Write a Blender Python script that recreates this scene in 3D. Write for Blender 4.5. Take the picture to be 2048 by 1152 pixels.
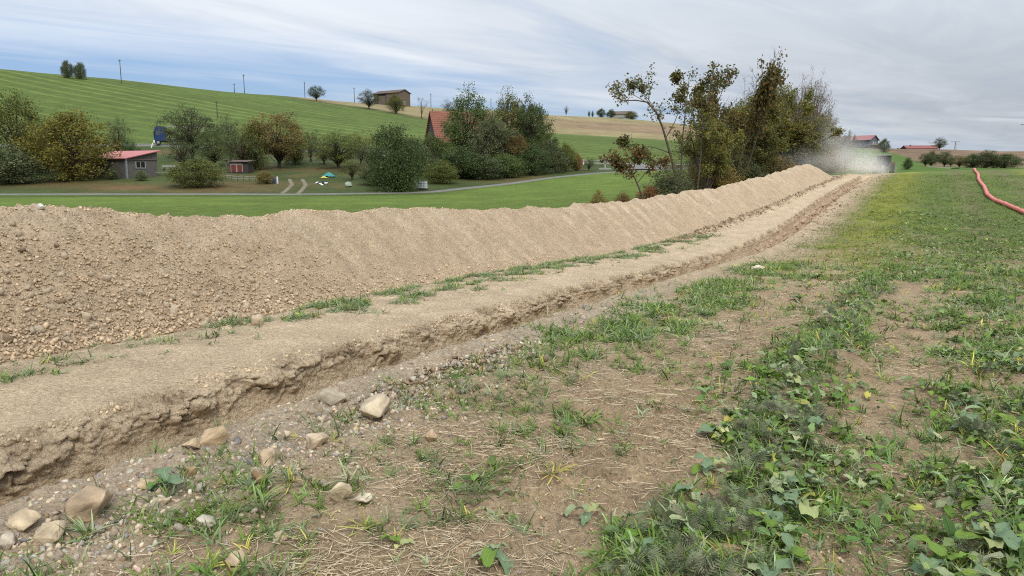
import bpy, math, random
import numpy as np
from mathutils import Vector, Matrix

for o in list(bpy.data.objects):
    bpy.data.objects.remove(o)
SC = bpy.context.scene
COL = SC.collection
R = math.radians

# ------------------------------------------------------------------ camera, sky, sun, exposure
F, VH, EYE = 1479.0, 345.0, 1.6            # focal length (px of a 2048 wide frame), eye-level row, eye height (m)
PITCH = math.atan((576 - VH) / F)
cam_d = bpy.data.cameras.new('camera')
cam = bpy.data.objects.new('camera', cam_d)
COL.objects.link(cam)
cam.location = (0, 0, EYE)
cam.rotation_euler = (math.pi / 2 - PITCH, 0, 0)
cam_d.sensor_width = 36
cam_d.lens = 36 * F / 2048
cam_d.clip_start = 0.05
cam_d.clip_end = 5000
SC.camera = cam

SUN_EL, SUN_AZ = R(46), R(168)              # azimuth clockwise from +Y (view direction): behind the camera, a little to its right
SUN_DIR = Vector((math.sin(SUN_AZ) * math.cos(SUN_EL), math.cos(SUN_AZ) * math.cos(SUN_EL), math.sin(SUN_EL)))
W = bpy.data.worlds.new('World')
SC.world = W
W.use_nodes = True


class NT:
    """small helper to write node trees"""
    def __init__(s, tree):
        s.t = tree
        s.t.nodes.clear()

    def n(s, typ, inp=None, **props):
        nd = s.t.nodes.new(typ)
        for k, v in props.items():
            setattr(nd, k, v)
        for k, v in (inp or {}).items():
            s.set(nd.inputs[k], v)
        return nd

    def set(s, sock, v):
        if hasattr(v, 'is_output') or isinstance(v, bpy.types.NodeSocket):
            s.t.links.new(v, sock)
        elif isinstance(v, bpy.types.Node):
            s.t.links.new(v.outputs[0], sock)
        else:
            if isinstance(v, (tuple, list)) and len(v) == 3 and sock.type == 'RGBA':
                v = (*v, 1)
            sock.default_value = v

    def math(s, op, a, b=0.0, clamp=False):
        nd = s.n('ShaderNodeMath', operation=op, use_clamp=clamp)
        s.set(nd.inputs[0], a)
        s.set(nd.inputs[1], b)
        return nd.outputs[0]

    def noise(s, vec, scale, detail=4, rough=0.55, dist=0.0, out='Fac'):
        nd = s.n('ShaderNodeTexNoise', {'Scale': scale, 'Detail': detail, 'Roughness': rough, 'Distortion': dist})
        if vec is not None:
            s.set(nd.inputs['Vector'], vec)
        return nd.outputs[out]

    def ramp(s, fac, stops, interp='LINEAR'):
        nd = s.n('ShaderNodeValToRGB')
        cr = nd.color_ramp
        cr.interpolation = interp
        while len(cr.elements) < len(stops):
            cr.elements.new(0.5)
        for e, (p, c) in zip(cr.elements, stops):
            e.position = p
            e.color = (c, c, c, 1) if isinstance(c, (int, float)) else (*c, 1)
        s.set(nd.inputs[0], fac)
        return nd.outputs[0]

    def mix(s, fac, a, b, blend='MIX'):
        nd = s.n('ShaderNodeMix', data_type='RGBA', blend_type=blend, clamp_factor=True)
        s.set(nd.inputs[0], fac)
        s.set(nd.inputs[6], a)
        s.set(nd.inputs[7], b)
        return nd.outputs[2]

    def map(s, v, a, b, c, d):
        nd = s.n('ShaderNodeMapRange', clamp=True)
        for i, q in enumerate((v, a, b, c, d)):
            s.set(nd.inputs[i], q)
        return nd.outputs[0]


def build_world():
    g = NT(W.node_tree)
    tc = g.n('ShaderNodeTexCoord')
    sky = g.n('ShaderNodeTexSky', sky_type='NISHITA', sun_disc=False, sun_elevation=SUN_EL, sun_rotation=SUN_AZ,
              altitude=300, air_density=1.0, dust_density=1.2, ozone_density=1.2)
    sep = g.n('ShaderNodeSeparateXYZ', {0: tc.outputs['Generated']})
    el = sep.outputs[2]
    zc = g.math('ADD', g.math('MAXIMUM', el, 0.0), 0.02)
    px = g.math('DIVIDE', sep.outputs[0], zc)
    py = g.math('DIVIDE', sep.outputs[1], zc)
    # the cloud streets run towards 44 degrees right of the view: a along them, c across
    a = g.math('ADD', g.math('MULTIPLY', px, 0.70), g.math('MULTIPLY', py, 0.714))
    c = g.math('SUBTRACT', g.math('MULTIPLY', px, 0.714), g.math('MULTIPLY', py, 0.70))

    def lay(sa, sc, oa, oc, det, rough, dist):
        v = g.n('ShaderNodeCombineXYZ', {0: g.math('ADD', g.math('MULTIPLY', a, sa), oa), 1: g.math('ADD', g.math('MULTIPLY', c, sc), oc), 2: 0.0})
        return g.noise(v.outputs[0], 1.0, det, rough, dist)
    n1 = lay(0.17, 0.42, 3.1, 1.7, 5, 0.55, 0.5)
    n2 = lay(0.42, 1.15, 7.3, 4.4, 5, 0.6, 0.6)
    n3 = lay(0.05, 0.12, 1.9, 2.6, 3, 0.5, 0.2)
    edge = g.map(c, -8.2, -2.4, 0.0, 1.0)                     # the deck breaks up towards the left
    cov = g.math('ADD', edge, g.math('MULTIPLY', g.math('SUBTRACT', n1, 0.5), 1.15))
    cov = g.math('ADD', cov, g.math('MULTIPLY', g.math('SUBTRACT', n2, 0.5), 0.8))
    cov = g.math('ADD', cov, g.math('MULTIPLY', g.math('SUBTRACT', n3, 0.5), 0.5))
    fac = g.map(cov, 0.12, 0.85, 0.0, 1.0)
    thin = g.math('SUBTRACT', 1.0, g.map(cov, 0.45, 1.15, 0.0, 1.0))     # thin cloud at the margin is the brightest
    bright = g.math('ADD', g.math('MULTIPLY', n2, 0.55), g.math('MULTIPLY', n1, 0.45))
    bright = g.math('ADD', bright, g.math('MULTIPLY', thin, 0.22))
    ccol = g.ramp(bright, [(0.34, (2.70, 3.05, 3.52)), (0.54, (3.60, 3.95, 4.42)), (0.74, (5.4, 5.7, 6.1))])
    blue = g.mix(0.6, sky.outputs[0], (1.25, 2.2, 4.3))
    blue = g.mix(g.map(el, 0.0, 0.10, 0.55, 0.0), blue, (4.0, 5.0, 6.4))
    colr = g.mix(fac, blue, ccol)
    low = g.map(el, 0.0, 0.055, 0.48, 0.0)
    colr = g.mix(low, colr, (4.6, 5.2, 6.0))
    cie = g.math('MULTIPLY', g.math('ADD', 1.0, g.math('MULTIPLY', g.math('MAXIMUM', el, 0.0), 3.0)), 0.66)   # overcast sky: zenith brighter than horizon
    colr = g.mix(1.0, colr, cie, 'MULTIPLY')
    bg = g.n('ShaderNodeBackground', {'Color': colr, 'Strength': 0.1})
    out = g.n('ShaderNodeOutputWorld')
    g.set(out.inputs[0], bg.outputs[0])


build_world()
sun_d = bpy.data.lights.new('sun', 'SUN')
sun_d.energy = 1.5
sun_d.angle = R(14)
sun_d.color = (1.0, 0.955, 0.88)
sun = bpy.data.objects.new('sun', sun_d)
COL.objects.link(sun)
sun.rotation_euler = SUN_DIR.to_track_quat('Z', 'Y').to_euler()

vs = SC.view_settings
vs.view_transform = 'Standard'
vs.look = 'None'
vs.exposure = 0.72
vs.gamma = 1.0
vs.use_curve_mapping = False
SC.cycles.volume_step_rate = 1.0
SC.cycles.volume_max_steps = 128
SC.cycles.max_bounces = 10
SC.cycles.volume_bounces = 4
SC.cycles.diffuse_bounces = 5
SC.cycles.filter_width = 1.1
SC.cycles.use_denoising = False
SC.cycles.transparent_max_bounces = 8

# ------------------------------------------------------------------ numpy helpers
rng = np.random.default_rng(11)
random.seed(5)


def _h(ix, iy, seed):
    h = (ix.astype(np.int64) * 374761393 + iy.astype(np.int64) * 668265263 + seed * 974711) & 0xFFFFFFFF
    h = ((h ^ (h >> 13)) * 1274126177) & 0xFFFFFFFF
    h = ((h ^ (h >> 16)) * 2246822519) & 0xFFFFFFFF
    return h ^ (h >> 15)


def perlin(x, y, seed=0):
    x = np.asarray(x, float)
    y = np.asarray(y, float)
    x0 = np.floor(x)
    y0 = np.floor(y)
    fx, fy = x - x0, y - y0
    sx = fx * fx * fx * (fx * (fx * 6 - 15) + 10)
    sy = fy * fy * fy * (fy * (fy * 6 - 15) + 10)

    def gr(ox, oy):
        a = _h(x0 + ox, y0 + oy, seed) * (2 * np.pi / 4294967296.0)
        return np.cos(a) * (fx - ox) + np.sin(a) * (fy - oy)
    a = gr(0, 0) * (1 - sx) + gr(1, 0) * sx
    b = gr(0, 1) * (1 - sx) + gr(1, 1) * sx
    return (a * (1 - sy) + b * sy) * 1.5


def fbm(x, y, octv=4, seed=0, gain=0.5, lac=2.07):
    r = 0
    a = 1.0
    for i in range(octv):
        r = r + a * perlin(x, y, seed + i * 17)
        x, y = x * lac + 3.7, y * lac - 1.3
        a *= gain
    return r


def worley(x, y, seed=0):
    x = np.asarray(x, float)
    y = np.asarray(y, float)
    x0, y0 = np.floor(x), np.floor(y)
    f1 = np.full(x.shape, 9.0)
    f2 = np.full(x.shape, 9.0)
    for ox in (-1, 0, 1):
        for oy in (-1, 0, 1):
            hx = _h(x0 + ox, y0 + oy, seed) / 4294967296.0
            hy = _h(x0 + ox, y0 + oy, seed + 91) / 4294967296.0
            d = np.hypot(x0 + ox + hx - x, y0 + oy + hy - y)
            n = d < f1
            f2 = np.where(n, f1, np.minimum(f2, d))
            f1 = np.where(n, d, f1)
    return f1, f2


def sstep(a, b, x):
    t = np.clip((x - a) / (b - a), 0, 1)
    return t * t * (3 - 2 * t)              # works with a > b too


def link(o, parent=None):
    COL.objects.link(o)
    if parent is not None:
        o.parent = parent
    return o


def mesh_data(name, V, T, col=None, smooth=False):
    """mesh from vertex array and an (n,3) or (n,4) face array"""
    me = bpy.data.meshes.new(name)
    V = np.ascontiguousarray(V, np.float32).reshape(-1, 3)
    T = np.ascontiguousarray(T, np.int32)
    k = T.shape[1]
    me.vertices.add(len(V))
    me.vertices.foreach_set('co', V.ravel())
    me.loops.add(T.size)
    me.loops.foreach_set('vertex_index', T.ravel())
    me.polygons.add(len(T))
    me.polygons.foreach_set('loop_start', np.arange(0, T.size, k, dtype=np.int32))
    if smooth:
        me.polygons.foreach_set('use_smooth', np.ones(len(T), bool))
    if col is not None:
        c = np.ones((len(V), 4), np.float32)
        c[:, :3] = col
        at = me.attributes.new('Col', 'FLOAT_COLOR', 'POINT')
        at.data.foreach_set('color', c.ravel())
    me.update(calc_edges=True)
    return me


def obj(name, me, mat=None, parent=None):
    o = bpy.data.objects.new(name, me)
    if mat is not None and not me.materials:
        me.materials.append(mat)
    return link(o, parent)


def empty(name, loc, rz=0.0):
    o = bpy.data.objects.new(name, None)
    o.empty_display_size = 0.2
    o.location = loc
    o.rotation_euler = (0, 0, rz)
    return link(o)


def tag(o, label=None, cat=None, group=None, kind=None):
    if label:
        o['label'] = label
    if cat:
        o['category'] = cat
    if group:
        o['group'] = group
    if kind:
        o['kind'] = kind
    return o


def rotm(yaw, tx=None, ty=None):
    """(n,3,3): tilt about x by tx, about y by ty, then yaw about z"""
    n = len(yaw)
    c, s = np.cos(yaw), np.sin(yaw)
    Z = np.zeros((n, 3, 3))
    Z[:, 0, 0], Z[:, 0, 1], Z[:, 1, 0], Z[:, 1, 1], Z[:, 2, 2] = c, -s, s, c, 1
    if tx is not None:
        c, s = np.cos(tx), np.sin(tx)
        X = np.zeros((n, 3, 3))
        X[:, 0, 0], X[:, 1, 1], X[:, 1, 2], X[:, 2, 1], X[:, 2, 2] = 1, c, -s, s, c
        Z = Z @ X
    if ty is not None:
        c, s = np.cos(ty), np.sin(ty)
        Y = np.zeros((n, 3, 3))
        Y[:, 1, 1], Y[:, 0, 0], Y[:, 0, 2], Y[:, 2, 0], Y[:, 2, 2] = 1, c, s, -s, c
        Z = Z @ Y
    return Z


class Acc:
    """collects many small shapes into one mesh"""
    def __init__(s):
        s.V, s.T, s.C, s.n = [], [], [], 0

    def add(s, V, T, C):
        V = np.asarray(V, float).reshape(-1, 3)
        s.V.append(V)
        s.T.append(np.asarray(T) + s.n)
        s.C.append(np.broadcast_to(np.asarray(C, float), (len(V), 3)))
        s.n += len(V)

    def scatter(s, protos, which, pos, rot, scale, col):
        """protos: list of (V, T, shade per vertex); col (n,3); scale (n,) or (n,3)"""
        scale = np.asarray(scale, float)
        if scale.ndim == 1:
            scale = np.repeat(scale[:, None], 3, 1)
        for k, (V, T, sh) in enumerate(protos):
            i = np.nonzero(which == k)[0]
            if not len(i):
                continue
            P = np.einsum('nij,nvj->nvi', rot[i], V[None] * scale[i][:, None, :]) + pos[i][:, None, :]
            nv = len(V)
            TT = T[None] + (np.arange(len(i)) * nv)[:, None, None]
            CC = col[i][:, None, :] * sh[None, :, None]
            s.add(P.reshape(-1, 3), TT.reshape(-1, 3), CC.reshape(-1, 3))

    def mesh(s, name, smooth=False):
        return mesh_data(name, np.concatenate(s.V), np.concatenate(s.T), np.concatenate(s.C), smooth)


def tubes(P, rad, k=5):
    """P (n,m,3) polylines, rad (n,m) -> vertices, triangles"""
    n, m, _ = P.shape
    Tn = np.gradient(P, axis=1)
    Tn /= np.linalg.norm(Tn, axis=2, keepdims=True) + 1e-9
    ref = np.where(np.abs(Tn[:, :1, 2:3]) > 0.8, np.array([1., 0, 0]), np.array([0, 0, 1.]))
    A = np.cross(Tn, np.broadcast_to(ref, Tn.shape))
    A /= np.linalg.norm(A, axis=2, keepdims=True) + 1e-9
    B = np.cross(Tn, A)
    th = np.arange(k) * 2 * np.pi / k
    V = P[:, :, None, :] + rad[:, :, None, None] * (np.cos(th)[None, None, :, None] * A[:, :, None, :] + np.sin(th)[None, None, :, None] * B[:, :, None, :])
    idx = np.arange(n * m * k).reshape(n, m, k)
    a = idx[:, :-1, :]
    b = np.roll(a, -1, axis=2)
    c = idx[:, 1:, :]
    d = np.roll(c, -1, axis=2)
    T = np.concatenate([np.stack([a, b, d], -1).reshape(-1, 3), np.stack([a, d, c], -1).reshape(-1, 3)])
    return V.reshape(-1, 3), T


# ------------------------------------------------------------------ materials
def pmat(name, color, rough=0.8, noise_scale=None, amount=0.25, bump=0.0, bump_scale=None, metallic=0.0, spec=0.3, attr=False, objvar=0.0,
         trans=0.0, stretch=None):
    m = bpy.data.materials.new(name)
    m.use_nodes = True
    g = NT(m.node_tree)
    tc = g.n('ShaderNodeTexCoord')
    vec = tc.outputs['Object']
    if stretch:
        vec = g.n('ShaderNodeMapping', {'Vector': vec, 'Scale': stretch}).outputs[0]
    c = color
    if attr:
        c = g.n('ShaderNodeAttribute', attribute_name='Col').outputs['Color']
        if color is not None:
            c = g.mix(1.0, c, color, 'MULTIPLY')
    if noise_scale:
        nz = g.noise(vec, noise_scale, 6, 0.6)
        c = g.mix(1.0, c, g.ramp(nz, [(0.25, 1 - amount), (0.75, 1 + amount)]), 'MULTIPLY')
    if objvar:
        oi = g.n('ShaderNodeObjectInfo')
        hs = g.n('ShaderNodeHueSaturation', {'Color': c, 'Hue': g.map(oi.outputs['Random'], 0, 1, 0.5 - objvar * 0.12, 0.5 + objvar * 0.12),
                                             'Value': g.map(oi.outputs['Random'], 0, 1, 1 - objvar, 1 + objvar)})
        c = hs.outputs[0]
    b = g.n('ShaderNodeBsdfPrincipled', {'Base Color': c, 'Roughness': rough, 'Metallic': metallic, 'Specular IOR Level': spec})
    if bump:
        bn = g.noise(vec, bump_scale or (noise_scale or 10) * 2, 6, 0.65)
        g.set(b.inputs['Normal'], g.n('ShaderNodeBump', {'Strength': 1.0, 'Distance': bump, 'Height': bn}).outputs[0])
    sh = b.outputs[0]
    if trans:
        tr = g.n('ShaderNodeBsdfTranslucent', {'Color': c})
        ms = g.n('ShaderNodeMixShader', {0: trans})
        g.set(ms.inputs[1], sh)
        g.set(ms.inputs[2], tr.outputs[0])
        sh = ms.outputs[0]
    o = g.n('ShaderNodeOutputMaterial')
    g.set(o.inputs[0], sh)
    return m


def soil_mat():
    """earth: colour from the point attribute, broken up by crumb and grain tone, shade painted in the gaps, and pale chips"""
    m = bpy.data.materials.new('earth')
    m.use_nodes = True
    g = NT(m.node_tree)
    tc = g.n('ShaderNodeTexCoord')
    P = tc.outputs['Object']
    c = g.n('ShaderNodeAttribute', attribute_name='Col').outputs['Color']
    n1 = g.noise(P, 2.3, 5, 0.6)
    n2 = g.noise(P, 34, 6, 0.7)
    n3 = g.noise(P, 160, 3, 0.6)
    c = g.mix(1.0, c, g.ramp(n1, [(0.3, 0.86), (0.7, 1.14)]), 'MULTIPLY')
    c = g.mix(1.0, c, g.ramp(n2, [(0.32, 0.62), (0.52, 1.0), (0.68, 1.26)]), 'MULTIPLY')  # soil tone, with shade between crumbs painted into the low spots of the bump
    c = g.mix(1.0, c, g.ramp(n3, [(0.3, 0.85), (0.7, 1.15)]), 'MULTIPLY')
    vor = g.n('ShaderNodeTexVoronoi', {'Vector': P, 'Scale': 45.0, 'Randomness': 1.0})
    chip = g.ramp(vor.outputs['Distance'], [(0.10, 1.0), (0.22, 0.0)])
    sel = g.math('GREATER_THAN', g.n('ShaderNodeSeparateColor', {0: vor.outputs['Color']}).outputs[0], 0.8)
    c = g.mix(g.math('MULTIPLY', g.math('MULTIPLY', chip, sel), 0.55), c, (0.47, 0.40, 0.31))
    hgt = g.math('ADD', g.math('MULTIPLY', n2, 1.0), g.math('MULTIPLY', n3, 0.35))
    hgt = g.math('ADD', hgt, g.math('MULTIPLY', g.math('SUBTRACT', 1.0, vor.outputs['Distance']), 0.3))
    bp = g.n('ShaderNodeBump', {'Strength': 0.9, 'Distance': 0.05, 'Height': hgt})
    b = g.n('ShaderNodeBsdfPrincipled', {'Base Color': c, 'Roughness': 0.95, 'Specular IOR Level': 0.1, 'Normal': bp.outputs[0]})
    o = g.n('ShaderNodeOutputMaterial')
    g.set(o.inputs[0], b.outputs[0])
    return m


def land_mat():
    """far fields: colour from the attribute, seed-row stripes where the stripe attribute says so"""
    m = bpy.data.materials.new('fields')
    m.use_nodes = True
    g = NT(m.node_tree)
    tc = g.n('ShaderNodeTexCoord')
    P = tc.outputs['Object']
    c = g.n('ShaderNodeAttribute', attribute_name='Col').outputs['Color']
    st = g.n('ShaderNodeAttribute', attribute_name='stripe')
    sx = g.n('ShaderNodeSeparateXYZ', {0: st.outputs['Vector']})
    n0 = g.noise(P, 0.03, 4, 0.6)
    n1 = g.noise(P, 0.25, 6, 0.65)
    n2 = g.noise(P, 2.2, 6, 0.7)
    c = g.mix(1.0, c, g.ramp(n0, [(0.3, 0.86), (0.7, 1.14)]), 'MULTIPLY')
    c = g.mix(1.0, c, g.ramp(n1, [(0.28, 0.80), (0.72, 1.2)]), 'MULTIPLY')
    c = g.mix(1.0, c, g.ramp(n2, [(0.28, 0.74), (0.72, 1.26)]), 'MULTIPLY')
    # stripe coordinate: x = phase, y = weight
    ph = g.math('ADD', sx.outputs[0], g.math('MULTIPLY', g.math('SUBTRACT', n1, 0.5), 0.25))
    fr = g.math('FRACT', ph)
    tri = g.math('ABSOLUTE', g.math('SUBTRACT', fr, 0.5))
    ln = g.ramp(tri, [(0.06, 1.0), (0.20, 0.0)])
    wob = g.noise(g.n('ShaderNodeCombineXYZ', {0: g.math('FLOOR', ph), 1: 0.3, 2: 0.7}).outputs[0], 3.3, 1)
    lw = g.math('MULTIPLY', g.math('MULTIPLY', ln, sx.outputs[1]), g.ramp(wob, [(0.35, 0.1), (0.65, 1.0)]))
    lw = g.math('MULTIPLY', lw, g.ramp(n1, [(0.3, 0.45), (0.6, 1.0)]))
    c = g.mix(lw, c, (0.22, 0.255, 0.065))
    bp = g.n('ShaderNodeBump', {'Strength': 0.7, 'Distance': 0.25, 'Height': n2})
    b = g.n('ShaderNodeBsdfPrincipled', {'Base Color': c, 'Roughness': 0.95, 'Specular IOR Level': 0.1, 'Normal': bp.outputs[0]})
    o = g.n('ShaderNodeOutputMaterial')
    g.set(o.inputs[0], b.outputs[0])
    return m


M = {}
M['earth'] = soil_mat()
M['land'] = land_mat()
M['stone'] = pmat('stone', None, 0.92, 14, 0.30, 0.010, 40, spec=0.15, attr=True)
M['leaf'] = pmat('leaf', None, 0.6, 30, 0.18, attr=True, trans=0.22, spec=0.12)
M['straw'] = pmat('straw', None, 0.75, 60, 0.2, attr=True, spec=0.25)
M['bark'] = pmat('bark', (0.060, 0.048, 0.036), 0.95, 9, 0.4, 0.02, 20, spec=0.1)
M['bark_grey'] = pmat('bark_grey', (0.105, 0.088, 0.070), 0.95, 9, 0.35, 0.02, 20, spec=0.1)

# ------------------------------------------------------------------ lie of the land
CP, SP = math.cos(PITCH), math.sin(PITCH)


def hz(v, y):
    """height of a point seen at row v of the photograph when it stands y metres away"""
    b = (576 - v) / F
    return EYE + y * (-SP + b * CP) / (CP + b * SP)


def KU(u):
    return (u - 1024) / F * CP


def V_(*pairs):
    return [(y, hz(-a, y) if a < -50 else a) for y, a in pairs]     # a < -50 means "row -a of the photograph"


NR = [(0, 0), (6, 0), (12, -.2), (19, -.5), (23, -.48)]
NR2 = [(0, 0), (6, 0), (12, -.2), (19, -.48), (23, -.45)]
COLS = [
    (-900, [(0, 0), (6, 0), (12, -.1), (25, -.4), (45, -.7), (60, -.8)] + V_((75, -388), (95, -348), (115, -330), (160, -270), (280, -70)) + [(340, 56), (900, 40)]),
    (0, [(0, 0), (6, 0), (12, -.15), (25, -.5), (45, -.85), (60, -1.0)] + V_((75, -390), (95, -353), (115, -335), (160, -286), (300, -131)) + [(360, 48), (900, 35)]),
    (300, [(0, 0), (6, 0), (12, -.2), (25, -.5), (45, -.85), (60, -1.0)] + V_((78, -390), (95, -354), (115, -335), (160, -284), (330, -160)) + [(400, 44), (900, 35)]),
    (600, [(0, 0), (6, 0), (12, -.2), (25, -.55), (45, -.9), (62, -1.05)] + V_((80, -390), (100, -359), (115, -337), (160, -295), (380, -191)) + [(450, 42), (900, 35)]),
    (860, NR + [(45, -1.0), (64, -1.1)] + V_((85, -387), (105, -352), (130, -318), (170, -290), (330, -241), (430, -210)) + [(520, 42), (900, 36)]),
    (1000, NR + [(45, -1.0), (70, -.95)] + V_((95, -372), (130, -336), (180, -305), (330, -262), (470, -217)) + [(560, 44), (900, 38)]),
    (1200, NR + [(40, -.6), (70, -.3), (90, .45)] + V_((115, -346), (150, -327), (330, -278), (560, -231)) + [(700, 46), (1000, 40)]),
    (1400, NR + [(30, -.3), (40, -.2), (70, .2)] + V_((115, -343), (165, -328), (600, -250)) + [(800, 40), (1100, 36)]),
    (1600, NR2 + [(29, -.1), (35, .35), (45, .8), (58, 1.2), (90, 1.6)] + V_((200, -318), (400, -286), (650, -274)) + [(900, 28)]),
    (1700, NR2 + [(29, -.1), (35, .4), (45, .95), (58, 1.45), (70, 1.3), (110, 1.9)] + V_((200, -312), (300, -291)) + [(600, 18), (900, 18)]),
    (1760, NR2 + [(29, -.1), (35, .4), (45, .97), (58, 1.5), (64, 1.55), (80, .3), (100, .15), (116, 1.0)] + V_((130, -334), (200, -312), (310, -294)) + [(600, 15), (900, 15)]),
    (1850, NR2 + [(29, -.05), (35, .42), (45, 1.0), (58, 1.6), (66, 1.78), (85, 1.5), (110, 2.0)] + V_((150, -331), (220, -315), (380, -298)) + [(700, 15), (900, 14)]),
    (2048, NR2 + [(29, -.0), (35, .46), (45, 1.1), (58, 1.75), (66, 1.9), (85, 1.8)] + V_((120, -338), (150, -335), (220, -322), (400, -302)) + [(700, 14), (900, 13)]),
    (2900, NR2 + [(29, .1), (35, .6), (45, 1.3), (58, 2.0), (66, 2.1), (85, 2.0)] + V_((120, -337), (150, -334), (220, -322), (400, -304)) + [(700, 13), (900, 12)]),
]
KG = np.linspace(KU(-1600), KU(3600), 300)
LG = np.linspace(0.0, math.log(2500), 340)


def _ztable():
    ks = np.array([KU(c[0]) for c in COLS])
    rows = np.array([np.interp(np.exp(LG), [p[0] for p in c[1]], [p[1] for p in c[1]]) for c in COLS])
    Tb = np.array([np.interp(KG, ks, rows[:, j]) for j in range(len(LG))]).T

    def blur(A, sig, ax):
        w = int(3 * sig) + 1
        k = np.exp(-0.5 * (np.arange(-w, w + 1) / sig) ** 2)
        k /= k.sum()
        P = np.pad(A, [(w, w) if i == ax else (0, 0) for i in range(2)], 'edge')
        return sum(k[i] * np.take(P, np.arange(i, i + A.shape[ax]), ax) for i in range(2 * w + 1))
    return blur(blur(Tb, 1.4, 1), 3.0, 0)


ZT = _ztable()


def Z(x, y):
    x = np.asarray(x, float)
    y = np.asarray(y, float)
    yy = np.maximum(y, 1.01)
    k = np.clip((x / yy - KG[0]) / (KG[1] - KG[0]), 0, len(KG) - 1.001)
    l = np.clip(np.log(yy) / (LG[1] - LG[0]), 0, len(LG) - 1.001)
    i, j = k.astype(int), l.astype(int)
    a, b = k - i, l - j
    z = ZT[i, j] * (1 - a) * (1 - b) + ZT[i + 1, j] * a * (1 - b) + ZT[i, j + 1] * (1 - a) * b + ZT[i + 1, j + 1] * a * b
    return z + 0.35 * fbm(x / 60, y / 60, 3, 5) * sstep(90, 220, y)


def place(u, y):
    """ground point seen in column u, y metres away"""
    x = KU(u) * y
    for _ in range(3):
        z = float(Z(x, y))
        x = (u - 1024) / F * (y * CP - (z - EYE) * SP)
    return np.array([x, y, float(Z(x, y))])


def mpp(y):
    return y * CP / F * 1.0


# the trench: straight line in plan, near lip through P0 with direction TD; NL points left (towards the spoil)
P0 = np.array([-0.86, 6.04])
TD = np.array([0.56, 1.0]) / math.hypot(0.56, 1.0)
NL = np.array([-TD[1], TD[0]])
S_END = 57.5


def st(x, y):
    dx, dy = x - P0[0], y - P0[1]
    return dx * TD[0] + dy * TD[1], dx * NL[0] + dy * NL[1]        # along, left of the near lip


def xy(s, t):
    return P0[0] + s * TD[0] + t * NL[0], P0[1] + s * TD[1] + t * NL[1]


def rim_h(s, t):
    """spoil crumbled along the field side of the slot"""
    w = -t
    return np.where(t < .2, (0.045 + .03 * fbm(s * 2.3, t * 4, 3, 29)) * np.exp(-((w - .15) / .16) ** 2) * sstep(.95, .6, w), 0)


def detail(x, y):
    """small relief of the worked field: crumbs, clods, tyre lugs, ruts"""
    s, t = st(x, y)
    w = -t
    d = 0.024 * fbm(x * 1.3, y * 1.3, 3, 21) + 0.020 * fbm(x * 6, y * 6, 3, 22)
    f1, f2 = worley(x * 11 + 0.4 * perlin(x * 9, y * 9, 3), y * 11, 7)
    near = 1 - sstep(9, 22, np.hypot(x, y))
    d = d + near * (0.030 * np.clip(0.55 - f1, 0, 1) * sstep(-.2, .3, fbm(x * 1.1, y * 1.1, 2, 31)) + 0.009 * fbm(x * 24, y * 24, 2, 33))
    # tyre lugs across the bare lane
    lane = np.exp(-((w - 2.15 - 0.08 * perlin(s * .5, s * 0, 4)) / 0.34) ** 2) * sstep(2.0, 5.0, s + 6)
    d = d + lane * (-0.03 + 0.030 * np.sin(s * 2 * np.pi / 0.23 + 1.5 * perlin(s * 1.1, w * 2, 9) + w * 1.5))
    for w0, dep in ((7.2, .05), (9.2, .05), (3.65, .03)):
        d = d - dep * np.exp(-((w - w0 - 0.15 * perlin(s * .2, s * 0 + w0, 8)) / 0.3) ** 2)
    # low ridge under the plant row
    d = d + 0.045 * np.exp(-((w - 3.0) / 0.28) ** 2) * (1 + fbm(x * 2, y * 2, 2, 41))
    return d


def cover(x, y):
    """how densely the field is overgrown (0..1)"""
    s, t = st(x, y)
    w = -t
    y_ = np.hypot(x, y)
    p = fbm(x * 0.9, y * 0.9, 3, 51)
    q = fbm(x * 2.6, y * 2.6, 2, 52)
    c = 0.42 * np.exp(-((w - 0.95) / 0.6) ** 2) * sstep(-2.5, 1.5, s) + 0.27 * sstep(.2, .6, w)
    w = w + 0.28 * fbm(x * 0.7, y * 0.7, 2, 53) + 0.12 * perlin(x * 2.2, y * 2.2, 54)
    c = np.maximum(c, 0.72 * np.exp(-((w - 3.0) / 0.36) ** 4))
    c = np.maximum(c, 0.66 * sstep(3.45, 4.1, w))
    c = c - 0.15 * np.exp(-((w - 5.6) / 0.5) ** 2) * (1 - sstep(7, 14, y_)) - 0.24 * np.exp(-((y_ - 10.5) / 2.6) ** 2) * sstep(2.5, 3.5, w)
    c = c + 0.38 * p + 0.34 * q
    c = c - 0.24 * np.exp(-((w - 2.1) / 0.45) ** 2) * (1 - sstep(10, 18, y_))
    far = sstep(13, 24, y_) * sstep(0.35, 1.6, w)
    c = c * (1 - far) + far * np.clip(0.92 + 0.25 * p, 0, 1)
    return np.clip(c, 0, 1) * sstep(0.12, 0.4, w)


DUST = np.array([0.56, 0.432, 0.284])
SOIL = np.array([0.395, 0.285, 0.172])
GRIT = np.array([0.36, 0.30, 0.235])
TURF = np.array([0.105, 0.155, 0.038])
TURF_Y = np.array([0.215, 0.235, 0.040])


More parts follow.
